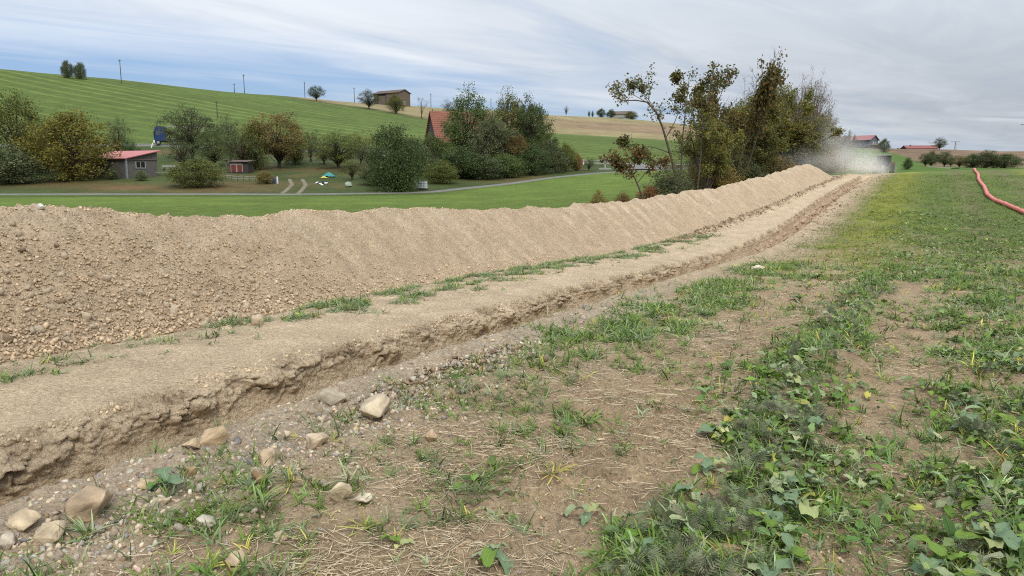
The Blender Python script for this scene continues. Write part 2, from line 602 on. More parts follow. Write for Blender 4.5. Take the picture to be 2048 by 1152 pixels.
def field_colour(x, y):
    s, t = st(x, y)
    w = -t
    y_ = np.hypot(x, y)
    n = fbm(x * 0.8, y * 0.8, 3, 61)
    n2 = fbm(x * 5, y * 5, 2, 62)
    dust = np.clip(1.05 - w / 1.5 + 0.35 * n + 0.15 * n2, 0, 1)
    grit = np.clip(1.1 - w / 0.75 + 0.3 * n2 + .2 * n, 0, 1) * (1 - sstep(3, 9, s)) * .8
    c = SOIL[None] * (1 + 0.25 * n2[:, None]) * (1 - dust[:, None]) + DUST[None] * 0.85 * dust[:, None]
    c = c * (1 - grit[:, None]) + GRIT[None] * grit[:, None]
    pale = sstep(0.1, 0.6, n) * 0.35
    c = c * (1 - pale[:, None]) + DUST[None] * .8 * pale[:, None]
    # turf takes over with distance, yellowish swathes along the rows
    g = sstep(14, 30, y_ + 5 * n) * sstep(0.5, 1.7, w + 0.3 * n2) * (0.93 + 0.2 * n)
    g = np.clip(g, 0, 0.97)
    yel = np.clip(np.exp(-((w - 2.1) / 1.0) ** 2) + np.exp(-((w - 13.0) / 2.2) ** 2) + .5 * np.exp(-((w - 9.9) / .7) ** 2) + 0.5 * n, 0, 1)
    tg = TURF[None] * (1 - yel[:, None]) + TURF_Y[None] * yel[:, None]
    rut = np.exp(-((w - 5.3) / .45) ** 2) + np.exp(-((w - 8.0) / .5) ** 2)
    tg = tg * (1 - 0.5 * rut[:, None]) + np.array([.17, .14, .08]) * 0.5 * rut[:, None]
    c = c * (1 - g[:, None]) + tg * g[:, None]
    # behind the spoil bank: meadow sloping to the valley, rough brown ground under the hedge
    mead = sstep(4.2, 6.0, t)
    mg = np.array([0.108, 0.152, 0.030])[None] * (1 + 0.22 * n[:, None])
    hed = np.exp(-((t - 9.5 + 0.0 * s) / 3.6) ** 2) * sstep(9, 14, s)
    hed = np.clip(hed * (1.1 + .6 * n), 0, 1)
    mg = mg * (1 - hed[:, None]) + np.array([0.135, 0.10, 0.065])[None] * hed[:, None]
    return c * (1 - mead[:, None]) + mg * mead[:, None]


def grid_faces(nr, nc, keep=None):
    i = np.arange(nr * nc).reshape(nr, nc)
    q = np.stack([i[:-1, :-1], i[:-1, 1:], i[1:, 1:], i[1:, :-1]], -1)
    if keep is not None:
        q = q[keep]
    return q.reshape(-1, 4)


TOE_S = np.array([-12, 0, 3, 8, 18, 26, 31, 42, 52, 70.])
TOE_T = np.array([2.9, 3.05, 3.2, 3.5, 3.35, 2.9, 2.45, 2.15, 2.05, 2.0])


def toe(s):
    return np.interp(s, TOE_S, TOE_T)


def bank_h(s):
    h = 1.2 + .06 * np.exp(-((s + .6) / 1.3) ** 2) + 0.06 * fbm(s * 0.35, s * 0 + 2.2, 2, 71) + 0.035 * perlin(s * 1.1, s * 0 + .4, 72)
    return h * np.clip((51.8 - s) / 1.7, 0, 1) ** 0.8


def build_ground():
    a = np.concatenate([np.arange(-180, -66, 3.0), np.linspace(-66, -38, 29), np.arange(-37.6, 37.6, 0.105), np.linspace(38, 66, 29), np.arange(69, 181, 3.0)])
    rr = [0.02, 0.3, 0.7, 1.0]
    while rr[-1] < 64:
        rr.append(rr[-1] + min(max(0.0016 * rr[-1] ** 2, 0.006), 0.42))
    rr = np.array(rr)
    A, Rr = np.meshgrid(np.radians(a), rr)
    x, y = np.sin(A) * Rr, np.cos(A) * Rr
    s, t = st(x, y)
    cut = (t > -0.85) & (t < toe(s) + 3.0) & (s > -9) & (s < S_END - .05)
    # coarse behind the bank
    z = Z(x, y) + detail(x, y) * (1 - sstep(3.5, 5, t)) + 0.04 * fbm(x * .7, y * .7, 2, 77) * sstep(4, 6, t)
    keep = ~(cut[:-1, :-1] & cut[:-1, 1:] & cut[1:, 1:] & cut[1:, :-1])
    q = grid_faces(len(rr), len(a), keep)
    V = np.stack([x, y, z], -1).reshape(-1, 3)
    c = field_colour(x.ravel(), y.ravel())
    used = np.unique(q)
    remap = np.zeros(len(V), int)
    remap[used] = np.arange(len(used))
    me = mesh_data('field_ground', V[used], remap[q], c[used], True)
    o = obj('field_ground', me, M['earth'])
    tag(o, 'worked stubble field with bare soil and weeds', None, None, 'structure')


def band(u, v, pts):
    return v - np.interp(u, [p[0] for p in pts], [p[1] for p in pts])


def to_uv(x, y, z):
    a = y * CP - (z - EYE) * SP
    return 1024 + F * x / a, 576 - F * (y * SP + (z - EYE) * CP) / a


def road_y(u):
    """distance of the valley lane along each column"""
    return np.interp(u, [-900, 0, 300, 600, 860, 1000, 1200, 1330], [74, 75, 78, 80, 85, 95, 115, 124])


def build_far():
    a = np.concatenate([np.linspace(-68, -38, 40), np.arange(-37.7, 37.7, 0.22), np.linspace(38, 68, 40)])
    rr = np.exp(np.linspace(math.log(63.2), math.log(1900), 230))
    A, Rr = np.meshgrid(np.radians(a), rr)
    x, y = np.sin(A) * Rr, np.cos(A) * Rr
    z = Z(x, y) - 0.05 * (Rr < 64.2)
    xf, yf, zf = x.ravel(), y.ravel(), z.ravel()
    u = 1024 + xf / yf / CP * F
    n = fbm(xf / 22, yf / 22, 3, 81)
    n2 = fbm(xf / 6, yf / 6, 2, 82)
    mead = np.array([0.108, 0.152, 0.030])
    hill = np.array([0.078, 0.112, 0.026])
    tan = np.array([0.235, 0.190, 0.098])
    dry = np.array([0.170, 0.170, 0.070])
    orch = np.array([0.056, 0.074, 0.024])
    litter = np.array([0.150, 0.078, 0.040])
    brown = np.array([0.175, 0.118, 0.075])
    lawn = np.array([0.080, 0.132, 0.028])
    c = np.empty((len(xf), 3))
    # left slope
    c[:] = hill
    dr = yf - road_y(u)
    up = np.interp(u, [-900, 0, 300, 600, 860, 1000, 1200, 1330], [150, 152, 152, 150, 146, 142, 146, 160])   # the upper road
    left = u < 1470
    c[left & (dr < 0)] = mead
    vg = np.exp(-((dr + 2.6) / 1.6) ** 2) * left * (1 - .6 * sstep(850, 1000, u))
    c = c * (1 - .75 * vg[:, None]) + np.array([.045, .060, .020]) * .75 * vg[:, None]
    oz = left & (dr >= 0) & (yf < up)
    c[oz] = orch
    lit = np.clip(n * 1.6 + n2 * .8 - 0.05, 0, 0.8)
    for (ux, yy, rr_) in ((558, 113, 6), (675, 114, 6), (120, 86, 8), (470, 88, 7), (440, 84, 6), (640, 113, 4), (250, 84, 6)):
        px = KU(ux) * yy
        lit = np.maximum(lit * 0.9, 0.75 * np.exp(-(((xf - px) / rr_) ** 2 + ((yf - yy) / (rr_ * .55)) ** 2)))
    lit = np.clip(lit, 0, .8) * oz
    c = c * (1 - lit[:, None]) + litter * lit[:, None]
    # tan fields above the hedge line on the left hill
    vb = np.interp(u, [-900, 420, 560, 640, 740, 870, 1000, 1160, 1330, 1470], [-900, 172, 188, 203, 216, 240, 258, 270, 280, 287])
    _, v = to_uv(xf, yf, zf)
    tz = sstep(-1.0, 1.0, (vb - v)) * left
    tcol = tan * (1 + .2 * n[:, None]) * 1.0
    m2 = sstep(1000, 1200, u) * sstep(8, 14, vb - v) * (1 - sstep(26, 30, vb - v))
    tcol = tcol * (1 - .55 * m2[:, None]) + np.array([.20, .125, .085]) * .55 * m2[:, None]
    m3 = sstep(4, 10, v - np.interp(u, [420, 700, 860, 1000, 1330], [150, 190, 205, 214, 238]))
    tcol = dry * (1 - m3[:, None]) + tcol * m3[:, None]
    c = c * (1 - tz[:, None]) + tcol * tz[:, None]
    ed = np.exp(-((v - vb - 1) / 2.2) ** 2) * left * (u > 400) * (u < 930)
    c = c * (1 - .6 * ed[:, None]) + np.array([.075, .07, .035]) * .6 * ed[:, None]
    # right side
    rgt = ~left
    fc = field_colour(xf, yf)
    wl = sstep(64, 92, yf)[:, None]
    c[rgt] = (fc * (1 - wl) + lawn * wl)[rgt]
    br = sstep(-2, 2, yf - np.interp(u, [1470, 1690, 1760, 1800, 1830, 1870, 2048, 2900], [420, 300, 262, 215, 178, 160, 157, 157]) + 6 * n2) * rgt
    c = c * (1 - br[:, None]) + brown * (1 + .25 * n[:, None]) * br[:, None]
    dg = np.exp(-((yf - 152) / 9) ** 2) * rgt * (u > 1840)
    c = c * (1 - .6 * dg[:, None]) + np.array([.16, .12, .06]) * .6 * dg[:, None]
    c *= (1 + 0.10 * n2[:, None])
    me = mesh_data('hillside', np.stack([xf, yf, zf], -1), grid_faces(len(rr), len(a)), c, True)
    # stripes on the left slope follow the contour
    nrm = np.array([0.55, 1.0])
    ph = (xf * nrm[0] + yf * nrm[1]) / 9.0
    wgt = np.where(left & (yf > up + 6), 1.0, 0) * (1 - tz) * sstep(-12, 6, yf - up - 18) * 0.5
    at = me.attributes.new('stripe', 'FLOAT_VECTOR', 'POINT')
    at.data.foreach_set('vector', np.stack([ph, np.clip(wgt, 0, 1), 0 * ph], -1).astype(np.float32).ravel())
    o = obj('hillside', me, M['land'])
    tag(o, 'green and tan farmland slope across the valley', None, None, 'structure')


build_ground()
build_far()


# ------------------------------------------------------------------ trench, shelf and spoil bank (one strip swept along the trench line)
def build_strip():
    s = [-9.0]
    while s[-1] < S_END:
        x, y = xy(s[-1], 1.0)
        d = math.hypot(x, y) if s[-1] > -3.5 else 9.0
        s.append(s[-1] + min(0.0030 * d, 0.12))
    s = np.array(s)
    n = len(s)
    slot = 1.0 - 0.16 * sstep(8, 30, s)
    brow = slot + 0.18 - 0.05 * sstep(12, 30, s) + 0.07 * fbm(s * 1.1, s * 0, 4, 91, .6)
    tw = toe(s)
    H = bank_h(s)
    crest = tw + H * 1.28 + 0.02
    back = crest + H * 1.30
    end = sstep(0, 3.0, S_END - s)
    dep = 0.68 * end
    lipj = 0.05 * fbm(s * 1.3, s * 0 + 7, 3, 92) * (1 - sstep(-4, -2, -s * 0 - 5))
    seg = [  # t0, t1, z0, z1, samples, zone
        (0 * s - 1.05, 0 * s + lipj, 0 * s, 0 * s + .02, 46, 0),
        (lipj, lipj + .04, 0 * s + .02, 0 * s - .07, 4, 1),
        (lipj + .04, lipj + .06, 0 * s - .07, -dep, 6, 1),
        (lipj + .06, slot - .06, -dep, -dep, 5, 2),
        (slot - .06, slot - .04, -dep, -.50 * end, 8, 3),
        (slot - .04, slot + .05, -.50 * end, -.07 * end, 54, 3),
        (slot + .05, brow, -.07 * end, 0 * s + .03, 34, 4),
        (brow, tw, 0 * s + .03, 0 * s + .0, 54, 5),
        (tw, crest, 0 * s, H, 84, 6),
        (crest, back, H, 0 * s, 26, 7),
        (back, back + .8, 0 * s, 0 * s - .06, 4, 8),
    ]
    Tt, Zz, Q, G = [], [], [], []
    for (a, b, c, d, m, zone) in seg:
        f = np.linspace(0, 1, m, endpoint=False)
        Tt.append(a[:, None] + (b - a)[:, None] * f)
        if zone == 4:
            fz = 1 - (1 - f) ** 2.3
        elif zone == 6:
            fz = f ** 1.05
        else:
            fz = f
        Zz.append(c[:, None] + (d - c)[:, None] * fz)
        Q.append(np.broadcast_to(f, (n, m)))
        G.append(np.full((n, m), zone))
    Tt, Zz, Q, G = [np.concatenate(k, 1) for k in (Tt, Zz, Q, G)]
    Ss = np.broadcast_to(s[:, None], Tt.shape).copy()
    S0 = Ss.copy()
    far = sstep(14, 30, Ss)
    # --- wall clods: push outwards (towards the slot, -t) in the two wall zones
    wall = ((G == 3) | (G == 4)) * 1.0
    vv = Zz * 1.0
    w1, w2 = worley(Ss * 4.6 + 0.9 * fbm(Ss * 3, vv * 3, 3, 5), vv * 4.4 + 0.9 * fbm(Ss * 4, vv * 4, 3, 6), 3)
    w3, w4 = worley(Ss * 14, vv * 14 + Tt * 6, 4)
    small = np.clip((w4 - w3) * 2.0, 0, 1) ** .6
    lump = np.clip((w2 - w1) * 2.2, 0, 1) ** .55 * np.clip(.40 + .9 * fbm(Ss * 2.3, vv * 2.6, 2, 43), 0, 1.1) + .25 * fbm(Ss * 7, vv * 5, 3, 44)
    zone_h = np.exp(-((vv + 0.12) / 0.11) ** 2) + .25 * np.exp(-((vv + 0.32) / 0.10) ** 2)                    # the crumbled band below the brow
    push = wall * (zone_h * (0.135 * np.maximum(lump, 0) + 0.028 * small) * (1 - .62 * sstep(3, 17, Ss)) + 0.012 * fbm(Ss * 9, vv * 9, 3, 14))
    push = push + wall * 0.05 * zone_h * fbm(Ss * 1.7, vv * 2, 2, 15)
    # root mat and overhang on the brow
    push = push + (G == 4) * 0.020 * fbm(Ss * 30, vv * 12, 2, 16) * zone_h
    # slabs and vertical tooth marks on the clean lower wall
    low = (G == 3) * (1 - sstep(-.45, -.28, vv))
    push = push + low * (0.006 * np.sin(Ss * 2 * np.pi / 0.035 + 2 * perlin(Ss * 2, vv * 1, 3)) * (perlin(Ss * 2.5, vv * 4, 12) > 0.05)
                         + 0.05 * sstep(0.05, 0.16, fbm(Ss * 1.1 + vv * 2, vv * 4 - Ss * .35, 3, 13)))
    Tt = Tt - push * end[:, None]
    # --- shelf
    shelf = (G == 5) * 1.0
    sh = 0.05 * np.sin(np.pi * np.clip(Q, 0, 1)) + 0.020 * fbm(Ss * 1.2, Tt * 1.2, 3, 17) + 0.012 * fbm(Ss * 8, Tt * 8, 4, 18, .6) + .02 * np.clip(fbm(Ss * 3.1, Tt * 3.1, 3, 47) - .25, 0, 1)
    wind = np.exp(-((Q - .80) / 0.17) ** 2)
    f1, _ = worley(Ss * 4.4 + perlin(Ss * 3, Tt * 3, 1) * .5, Tt * 5.5, 8)
    cl = sstep(17, 21, Ss) * wind * (0.06 + .22 * np.clip(.62 - f1, 0, 1) + .07 * fbm(Ss * 6, Tt * 6, 3, 19))
    tuft = (1 - sstep(15, 19, Ss)) * wind * (.02 + .03 * fbm(Ss * 5, Tt * 5, 3, 20))
    Zz = Zz + shelf * (sh * np.clip(np.minimum(Q, 1 - Q) * 8, 0, 1) + np.clip(np.minimum(Q, 1 - Q) * 6, 0, 1) * (np.maximum(cl, 0) + tuft))
    # --- bank: cones poured one beside the other, rubble at the left end
    bk = ((G == 6) | (G == 7)) * 1.0
    q = np.where(G == 6, Q, np.where(G == 7, 1 - Q, 0))
    env = np.clip(q * 5, 0, 1)
    fan = Ss + 0.10 * (q - .5) + 0.25 * perlin(Ss * .5, q, 2)
    per = fan / 1.02 + .8 * perlin(fan * .45, fan * 0, 23)
    saw = (per - np.floor(per))
    rib = (np.abs(saw - .5) * 2) ** 1.2
    amp = 0.032 + 0.036 * sstep(8, 20, Ss)
    mid = np.sin(np.pi * np.clip(q, 0, 1)) ** .6
    ribw = np.clip(.45 + .9 * fbm(fan * .33, q * .6, 2, 25), 0, 1.2) * (1 - sstep(.80, 1.0, q))
    Zz = Zz + bk * env * (amp * (rib - .5) * (0.05 + 0.95 * mid) * ribw + 0.030 * fbm(fan * 2.2, q * 1.6, 3, 24) + .035 * fbm(Ss * .9, q * 1.5, 2, 34))
    rub = (1 - sstep(1.0, 6.5, Ss + (q - .4) * 2.5))
    r1, _ = worley(Ss * 15, (Tt + Zz) * 11, 26)
    r2, _ = worley(Ss * 34, (Tt + Zz) * 25, 27)
    Zz = Zz + bk * np.clip(q * 9, 0, 1) * (rub * (.05 * np.clip(.6 - r1, 0, 1) + .01 * fbm(Ss * 5, Tt * 5, 2, 2)) + (1 - .6 * far) * 0.020 * np.clip(.6 - r2, 0, 1)
                  + 0.010 * fbm(Ss * 10, (Tt + Zz) * 7, 3, 28))
    # --- world position
    X, Y = xy(Ss, Tt)
    base = Z(X, Y)
    lip = (G == 0) * 1.0
    dt = detail(X, Y)
    Zw = base + Zz + lip * dt + lip * rim_h(Ss, Tt) - (G == 0) * (1 - sstep(0, .2, Q)) * 0.012
    Zw = Zw - (G == 8) * 0.02
    # --- colour of the earth
    nn = fbm(Ss * 1.1, Tt * 1.6, 3, 30)
    n2 = fbm(Ss * 6, (Tt + Zz) * 6, 3, 36)
    C = np.empty(X.shape + (3,))
    C[:] = DUST
    C *= (1 + 0.06 * nn + 0.05 * n2)[..., None]
    lipc = field_colour(X.ravel(), Y.ravel()).reshape(C.shape)
    C = np.where((G == 0)[..., None], lipc, C)
    rimd = (G <= 1) * sstep(.55, .95, Q + (G == 1))
    C = C * (1 - .6 * rimd[..., None]) + DUST * 0.92 * .6 * rimd[..., None]
    bkc = np.array([0.492, 0.368, 0.240])
    pale = np.array([0.590, 0.462, 0.320])
    fine = np.clip((rib - .45) * 1.0 * ribw * (.3 + .7 * sstep(4, 12, Ss)) + .55 * fbm(fan * 1.6, q * 1.2, 3, 37) + .55 * fbm(fan * 4.5, q * .7, 3, 35) * sstep(2, 8, Ss) + .5 * sstep(.5, 1.0, q) - .1, 0, 1)
    bc = bkc * (1 - fine[..., None]) + pale * fine[..., None]
    bc = bc * (1 + .10 * n2[..., None])
    C = np.where((G >= 6)[..., None], bc, C)
    rem = sstep(38, 50, Ss) * .0
    # raw soil and roots under the brow, damp patches on the clean cut
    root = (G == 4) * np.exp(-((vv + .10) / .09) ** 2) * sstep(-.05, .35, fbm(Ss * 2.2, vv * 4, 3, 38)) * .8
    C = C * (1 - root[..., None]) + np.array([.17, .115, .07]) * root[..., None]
    crack_shade = wall * zone_h * (1 - sstep(.03, .16, w2 - w1)) * .22  # shade in the creases between wall clods, painted into the colour
    C = C * (1 - crack_shade[..., None]) + np.array([.22, .155, .10]) * crack_shade[..., None]
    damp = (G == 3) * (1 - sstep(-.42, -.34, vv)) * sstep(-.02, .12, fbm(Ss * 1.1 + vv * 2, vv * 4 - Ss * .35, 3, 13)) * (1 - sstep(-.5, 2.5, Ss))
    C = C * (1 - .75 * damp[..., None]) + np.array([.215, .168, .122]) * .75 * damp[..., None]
    pk = (G == 3) * sstep(4, 14, Ss) * (1 - sstep(-.20, -.08, vv)) * .7
    C = C * (1 - pk[..., None]) + np.array([.56, .415, .285]) * pk[..., None]
    sod = shelf * sstep(17, 21, Ss) * wind * np.clip(.5 + 1.2 * fbm(Ss * 4, Tt * 5, 3, 39), 0, .85)
    C = C * (1 - sod[..., None]) + np.array([.215, .155, .092]) * sod[..., None]
    tf = shelf * (1 - sstep(15, 19, Ss)) * wind * np.clip(.25 + .9 * fbm(Ss * 3, Tt * 4, 3, 40), 0, .6)
    C = C * (1 - tf[..., None]) + np.array([.27, .22, .13]) * tf[..., None]
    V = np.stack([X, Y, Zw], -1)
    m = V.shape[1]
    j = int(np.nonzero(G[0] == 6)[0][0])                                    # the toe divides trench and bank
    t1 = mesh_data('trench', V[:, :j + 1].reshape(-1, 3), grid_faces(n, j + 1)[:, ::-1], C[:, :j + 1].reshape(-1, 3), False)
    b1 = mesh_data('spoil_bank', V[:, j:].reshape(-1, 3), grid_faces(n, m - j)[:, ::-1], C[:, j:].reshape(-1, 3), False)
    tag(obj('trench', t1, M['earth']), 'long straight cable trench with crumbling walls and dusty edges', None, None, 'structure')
    tag(obj('spoil_bank', b1, M['earth']), 'long tan bank of excavated earth running beside the trench', 'earth bank')
    return V, C, G, Ss, Tt, Q


STRIP = build_strip()

# ------------------------------------------------------------------ stones
import bmesh


def hull(npts, seed, sq=(1, .8, .6), jitter=.25, sub=0, disp=0.0):
    """angular stone: convex hull of random points, optionally subdivided and roughened"""
    r = np.random.default_rng(seed)
    p = r.normal(size=(npts, 3))
    p /= np.linalg.norm(p, axis=1, keepdims=True)
    p *= (1 - jitter * r.random((npts, 1)))
    p *= np.array(sq) * 0.5
    bm = bmesh.new()
    for q in p:
        bm.verts.new(q)
    res = bmesh.ops.convex_hull(bm, input=bm.verts)
    bmesh.ops.delete(bm, geom=[e for e in res['geom_interior'] if isinstance(e, bmesh.types.BMVert)], context='VERTS')
    if sub:
        bmesh.ops.bevel(bm, geom=bm.edges[:], offset=0.018, segments=1, affect='EDGES', clamp_overlap=True)
        bmesh.ops.triangulate(bm, faces=bm.faces[:])
        bmesh.ops.subdivide_edges(bm, edges=[e for e in bm.edges if e.calc_length() > .09], cuts=sub, use_grid_fill=True)
    bmesh.ops.triangulate(bm, faces=bm.faces[:])
    bm.verts.ensure_lookup_table()
    V = np.array([v.co[:] for v in bm.verts])
    T = np.array([[v.index for v in f.verts] for f in bm.faces])
    bm.free()
    if disp:
        d = fbm(V[:, 0] * 6 + V[:, 2] * 4, V[:, 1] * 6 - V[:, 2] * 3, 4, seed)
        nrm = V / (np.linalg.norm(V, axis=1, keepdims=True) + 1e-6)
        V = V + nrm * (disp * d)[:, None]
    return V, T, np.ones(len(V))


ST_S = [hull(7, 100 + i, (1, .8, .65), .3) for i in range(6)]
ST_M = [hull(12, 200 + i, (1, .8, .62), .25) for i in range(8)]
ST_L = [hull(18, 300 + i, (1, .78, .62), .22) for i in range(8)]
SV, SCOL, SG, SS, STT, SQ = STRIP
GREY = np.array([.315, .29, .25])
PALE = np.array([.47, .405, .31])
TANC = np.array([.47, .375, .265])
BRN = np.array([.27, .195, .125])


def stone_cols(n, weights):
    base = np.array([TANC, PALE, GREY, BRN])
    k = rng.choice(4, n, p=np.array(weights) / sum(weights))
    return base[k] * (1 + 0.16 * rng.normal(size=(n, 1))).clip(.6, 1.4) * (1 + .03 * rng.normal(size=(n, 3)))


def strip_pick(zone, n, smin=-4.5, smax=60, wfun=None, qmin=0, qmax=1):
    """random vertices of the strip in one zone, likelier where wfun is high; near rows are denser already"""
    m = (SG == zone) & (SS > smin) & (SS < smax) & (SQ >= qmin) & (SQ <= qmax)
    i, j = np.nonzero(m)
    w = np.ones(len(i)) if wfun is None else wfun(SS[i, j], SQ[i, j]).clip(0)
    c = rng.choice(len(i), n, p=w / w.sum())
    i, j = i[c], j[c]
    i2 = np.minimum(i + 1, SV.shape[0] - 1)
    j2 = np.minimum(j + 1, SV.shape[1] - 1)
    a, b = rng.random((n, 1)), rng.random((n, 1))
    return SV[i, j] + a * (SV[i2, j] - SV[i, j]) + b * (SV[i, j2] - SV[i, j]), SS[i, j], SQ[i, j], SCOL[i, j]


def rand_rot(n):
    return rotm(rng.random(n) * 6.283, rng.random(n) * 6.283, rng.random(n) * 6.283)


def flat_rot(n, tilt=.35):
    return rotm(rng.random(n) * 6.283, rng.normal(size=n) * tilt, rng.normal(size=n) * tilt)


def ground_z(x, y):
    return Z(x, y) + detail(x, y) + rim_h(*st(x, y))


def field_pick(n, wfun, rmin=1.8, rmax=14, amin=-38, amax=38, power=1.0, batch=4):
    """random field points; density falls with distance**power; wfun(x, y) is the acceptance"""
    out = []
    need = n
    for _ in range(40):
        m = int(need * batch) + 64
        q = rng.random(m)
        if abs(power - 2) < 1e-3:
            r = rmin * (rmax / rmin) ** q
        else:
            e = 2 - power
            r = (rmin ** e + q * (rmax ** e - rmin ** e)) ** (1 / e)
        a = np.radians(amin + (amax - amin) * rng.random(m))
        x, y = r * np.sin(a), r * np.cos(a)
        s, t = st(x, y)
        ok = (rng.random(m) < wfun(x, y)) & (t < -0.03)
        out.append(np.stack([x[ok], y[ok]], 1))
        need = n - sum(len(o) for o in out)
        if need <= 0:
            break
    P = np.concatenate(out)[:n]
    return P[:, 0], P[:, 1]


def build_gravel():
    # rubble and crumbs on the face of the bank
    acc = Acc()

    def left(s, q):
        return (1 - sstep(-.5, 4.2, s + (q - .4) * 2.5)) * (1.0 - .75 * sstep(.5, 1, q)) + .004
    p, s, q, c = strip_pick(6, 6500, -3.5, 9, left)
    k = len(p)
    sz = (0.032 + 0.058 * rng.random(k) ** 2.2) * (1.2 - .45 * q)
    acc.scatter(ST_S, rng.integers(0, 6, k), p + np.array([0, 0, .012]), rand_rot(k), sz[:, None] * rng.uniform(.6, 1.15, (k, 3)), c * (.95 + .09 * rng.normal(size=(k, 1))).clip(.72, 1.15))
    p, s, q, c = strip_pick(6, 22000, -3.5, 34, lambda s, q: np.exp(-np.maximum(s - 6, 0) / 16) * (1.25 - q))
    k = len(p)
    sz = 0.012 + 0.026 * rng.random(k) ** 2.5 + .0010 * np.maximum(s, 0)
    acc.scatter(ST_S, rng.integers(0, 6, k), p, rand_rot(k), sz, c * (.97 + .15 * rng.normal(size=(k, 1))).clip(.6, 1.3))
    # stones gathered at the toe
    p, s, q, c = strip_pick(6, 700, -3.5, 14, lambda s, q: np.exp(-(q / .10) ** 2) * (1 - sstep(3, 12, s)))
    k = len(p)
    acc.scatter(ST_M, rng.integers(0, 8, k), p + np.array([0, 0, .01]), rand_rot(k), .04 + .05 * rng.random(k) ** 2, c * (1 + .12 * rng.normal(size=(k, 1))).clip(.7, 1.3))
    # along the crest
    p, s, q, c = strip_pick(6, 900, -3.5, 22, lambda s, q: sstep(.93, 1, q))
    k = len(p)
    acc.scatter(ST_M, rng.integers(0, 8, k), p, rand_rot(k), .02 + .04 * rng.random(k) ** 2.5, c * (1.04 + .1 * rng.normal(size=(k, 1))).clip(.7, 1.3))
    tag(obj('bank_rubble', acc.mesh('bank_rubble'), M['stone']), 'fine tan rubble covering the face of the earth bank', 'gravel', None, 'stuff')
    # gravel on the field side of the trench and crumbs all over the bare soil
    acc = Acc()

    def lipw(x, y):
        s, t = st(x, y)
        w = -t
        return np.exp(-((w - .30) / .42) ** 2) * (1 - .75 * sstep(0, 6, s)) + .12 * np.exp(-(w / 1.5) ** 2) + .035
    x, y = field_pick(9000, lipw, 2.2, 15, power=1.5)
    k = len(x)
    s, t = st(x, y)
    sz = .009 + .030 * rng.random(k) ** 3.2 * (1 + 1.2 * np.exp(-(t / .8) ** 2)) + .0006 * np.hypot(x, y)
    acc.scatter(ST_S, rng.integers(0, 6, k), np.stack([x, y, ground_z(x, y) + sz * .15], 1), rand_rot(k), sz, stone_cols(k, (5, 2.2, 2.2, 2.5)))
    x, y = field_pick(7000, lambda x, y: np.exp(-((-st(x, y)[1] - .28) / .45) ** 2) * np.clip(.6 + .8 * fbm(x * 2, y * 2, 2, 48), .1, 1), 2.3, 7, -38, 2, power=1.2, batch=8)
    k = len(x)
    sz = .010 + .046 * rng.random(k) ** 2.2
    acc.scatter(ST_M, rng.integers(0, 8, k), np.stack([x, y, ground_z(x, y) + sz * .1], 1), rand_rot(k), sz, stone_cols(k, (5, 2.2, 2.0, 2.0)))
    # soil crumbs
    x, y = field_pick(18000, lambda x, y: (1 - .8 * cover(x, y)) * np.clip(.55 + .8 * fbm(x * 1.7, y * 1.7, 2, 49), .15, 1), 2.2, 12, power=1.6)
    k = len(x)
    sz = .007 + .030 * rng.random(k) ** 3
    acc.scatter(ST_S, rng.integers(0, 6, k), np.stack([x, y, ground_z(x, y)], 1), rand_rot(k), sz, SOIL * (1.08 + .28 * rng.normal(size=(k, 1))).clip(.5, 1.8))
    # heap of dark clods behind the big pale block
    ang = rng.normal(size=(520, 2)) * np.array([.6, .26])
    sx, sy = xy(-.15 + ang[:, 0], -.30 - .5 * np.abs(ang[:, 1]) - .05)
    sz = .025 + .075 * rng.random(520) ** 2
    acc.scatter(ST_S, rng.integers(0, 6, 520), np.stack([sx, sy, ground_z(sx, sy) + .01 + .05 * rng.random(520)], 1), rand_rot(520), sz,
                stone_cols(520, (4, 1, 1, 4)))
    tag(obj('gravel', acc.mesh('gravel'), M['stone']), 'small stones and soil crumbs strewn over the field edge', 'gravel', None, 'stuff')
    # clods on shelf, brow and turned sods further up
    acc = Acc()
    p, s, q, c = strip_pick(5, 2400, -3.5, 18, lambda s, q: .25 + np.exp(-(q / .12) ** 2) + np.exp(-((q - .9) / .12) ** 2))
    k = len(p)
    acc.scatter(ST_S, rng.integers(0, 6, k), p, rand_rot(k), .008 + .032 * rng.random(k) ** 3.5, c * (.95 + .12 * rng.normal(size=(k, 1))).clip(.6, 1.2))
    p, s, q, c = strip_pick(5, 2300, 16.5, 52, lambda s, q: np.exp(-((q - .80) / .14) ** 2))
    k = len(p)
    acc.scatter(ST_M, rng.integers(0, 8, k), p, rand_rot(k), .05 + .14 * rng.random(k) ** 2, np.where(rng.random((k, 1)) < .6, np.array([[.20, .142, .085]]), np.array([[.36, .27, .175]])) * (1 + .15 * rng.normal(size=(k, 1))).clip(.6, 1.4))
    p, s, q, c = strip_pick(4, 1500, -3.5, 20, lambda s, q: np.exp(-((q - .35) / .3) ** 2))
    k = len(p)
    acc.scatter(ST_M, rng.integers(0, 8, k), p, rand_rot(k), .012 + .05 * rng.random(k) ** 3, c * (.95 + .12 * rng.normal(size=(k, 1))).clip(.6, 1.2))
    # ragged sods on the far right lip
    s_ = rng.uniform(19, 52, 500)
    t_ = -np.abs(rng.normal(size=500)) * .28 - .02
    x, y = xy(s_, t_)
    acc.scatter(ST_M, rng.integers(0, 8, 500), np.stack([x, y, ground_z(x, y) + .01], 1), flat_rot(500), (.05 + .16 * rng.random(500) ** 2)[:, None] * np.array([[1, 1, .55]]),
                np.array([[.285, .205, .130]]) * (1 + .25 * rng.normal(size=(500, 1))).clip(.6, 1.6))
    tag(obj('clods', acc.mesh('clods'), M['stone']), 'turned sods and earth clods lying along the trench', 'clods', None, 'stuff')


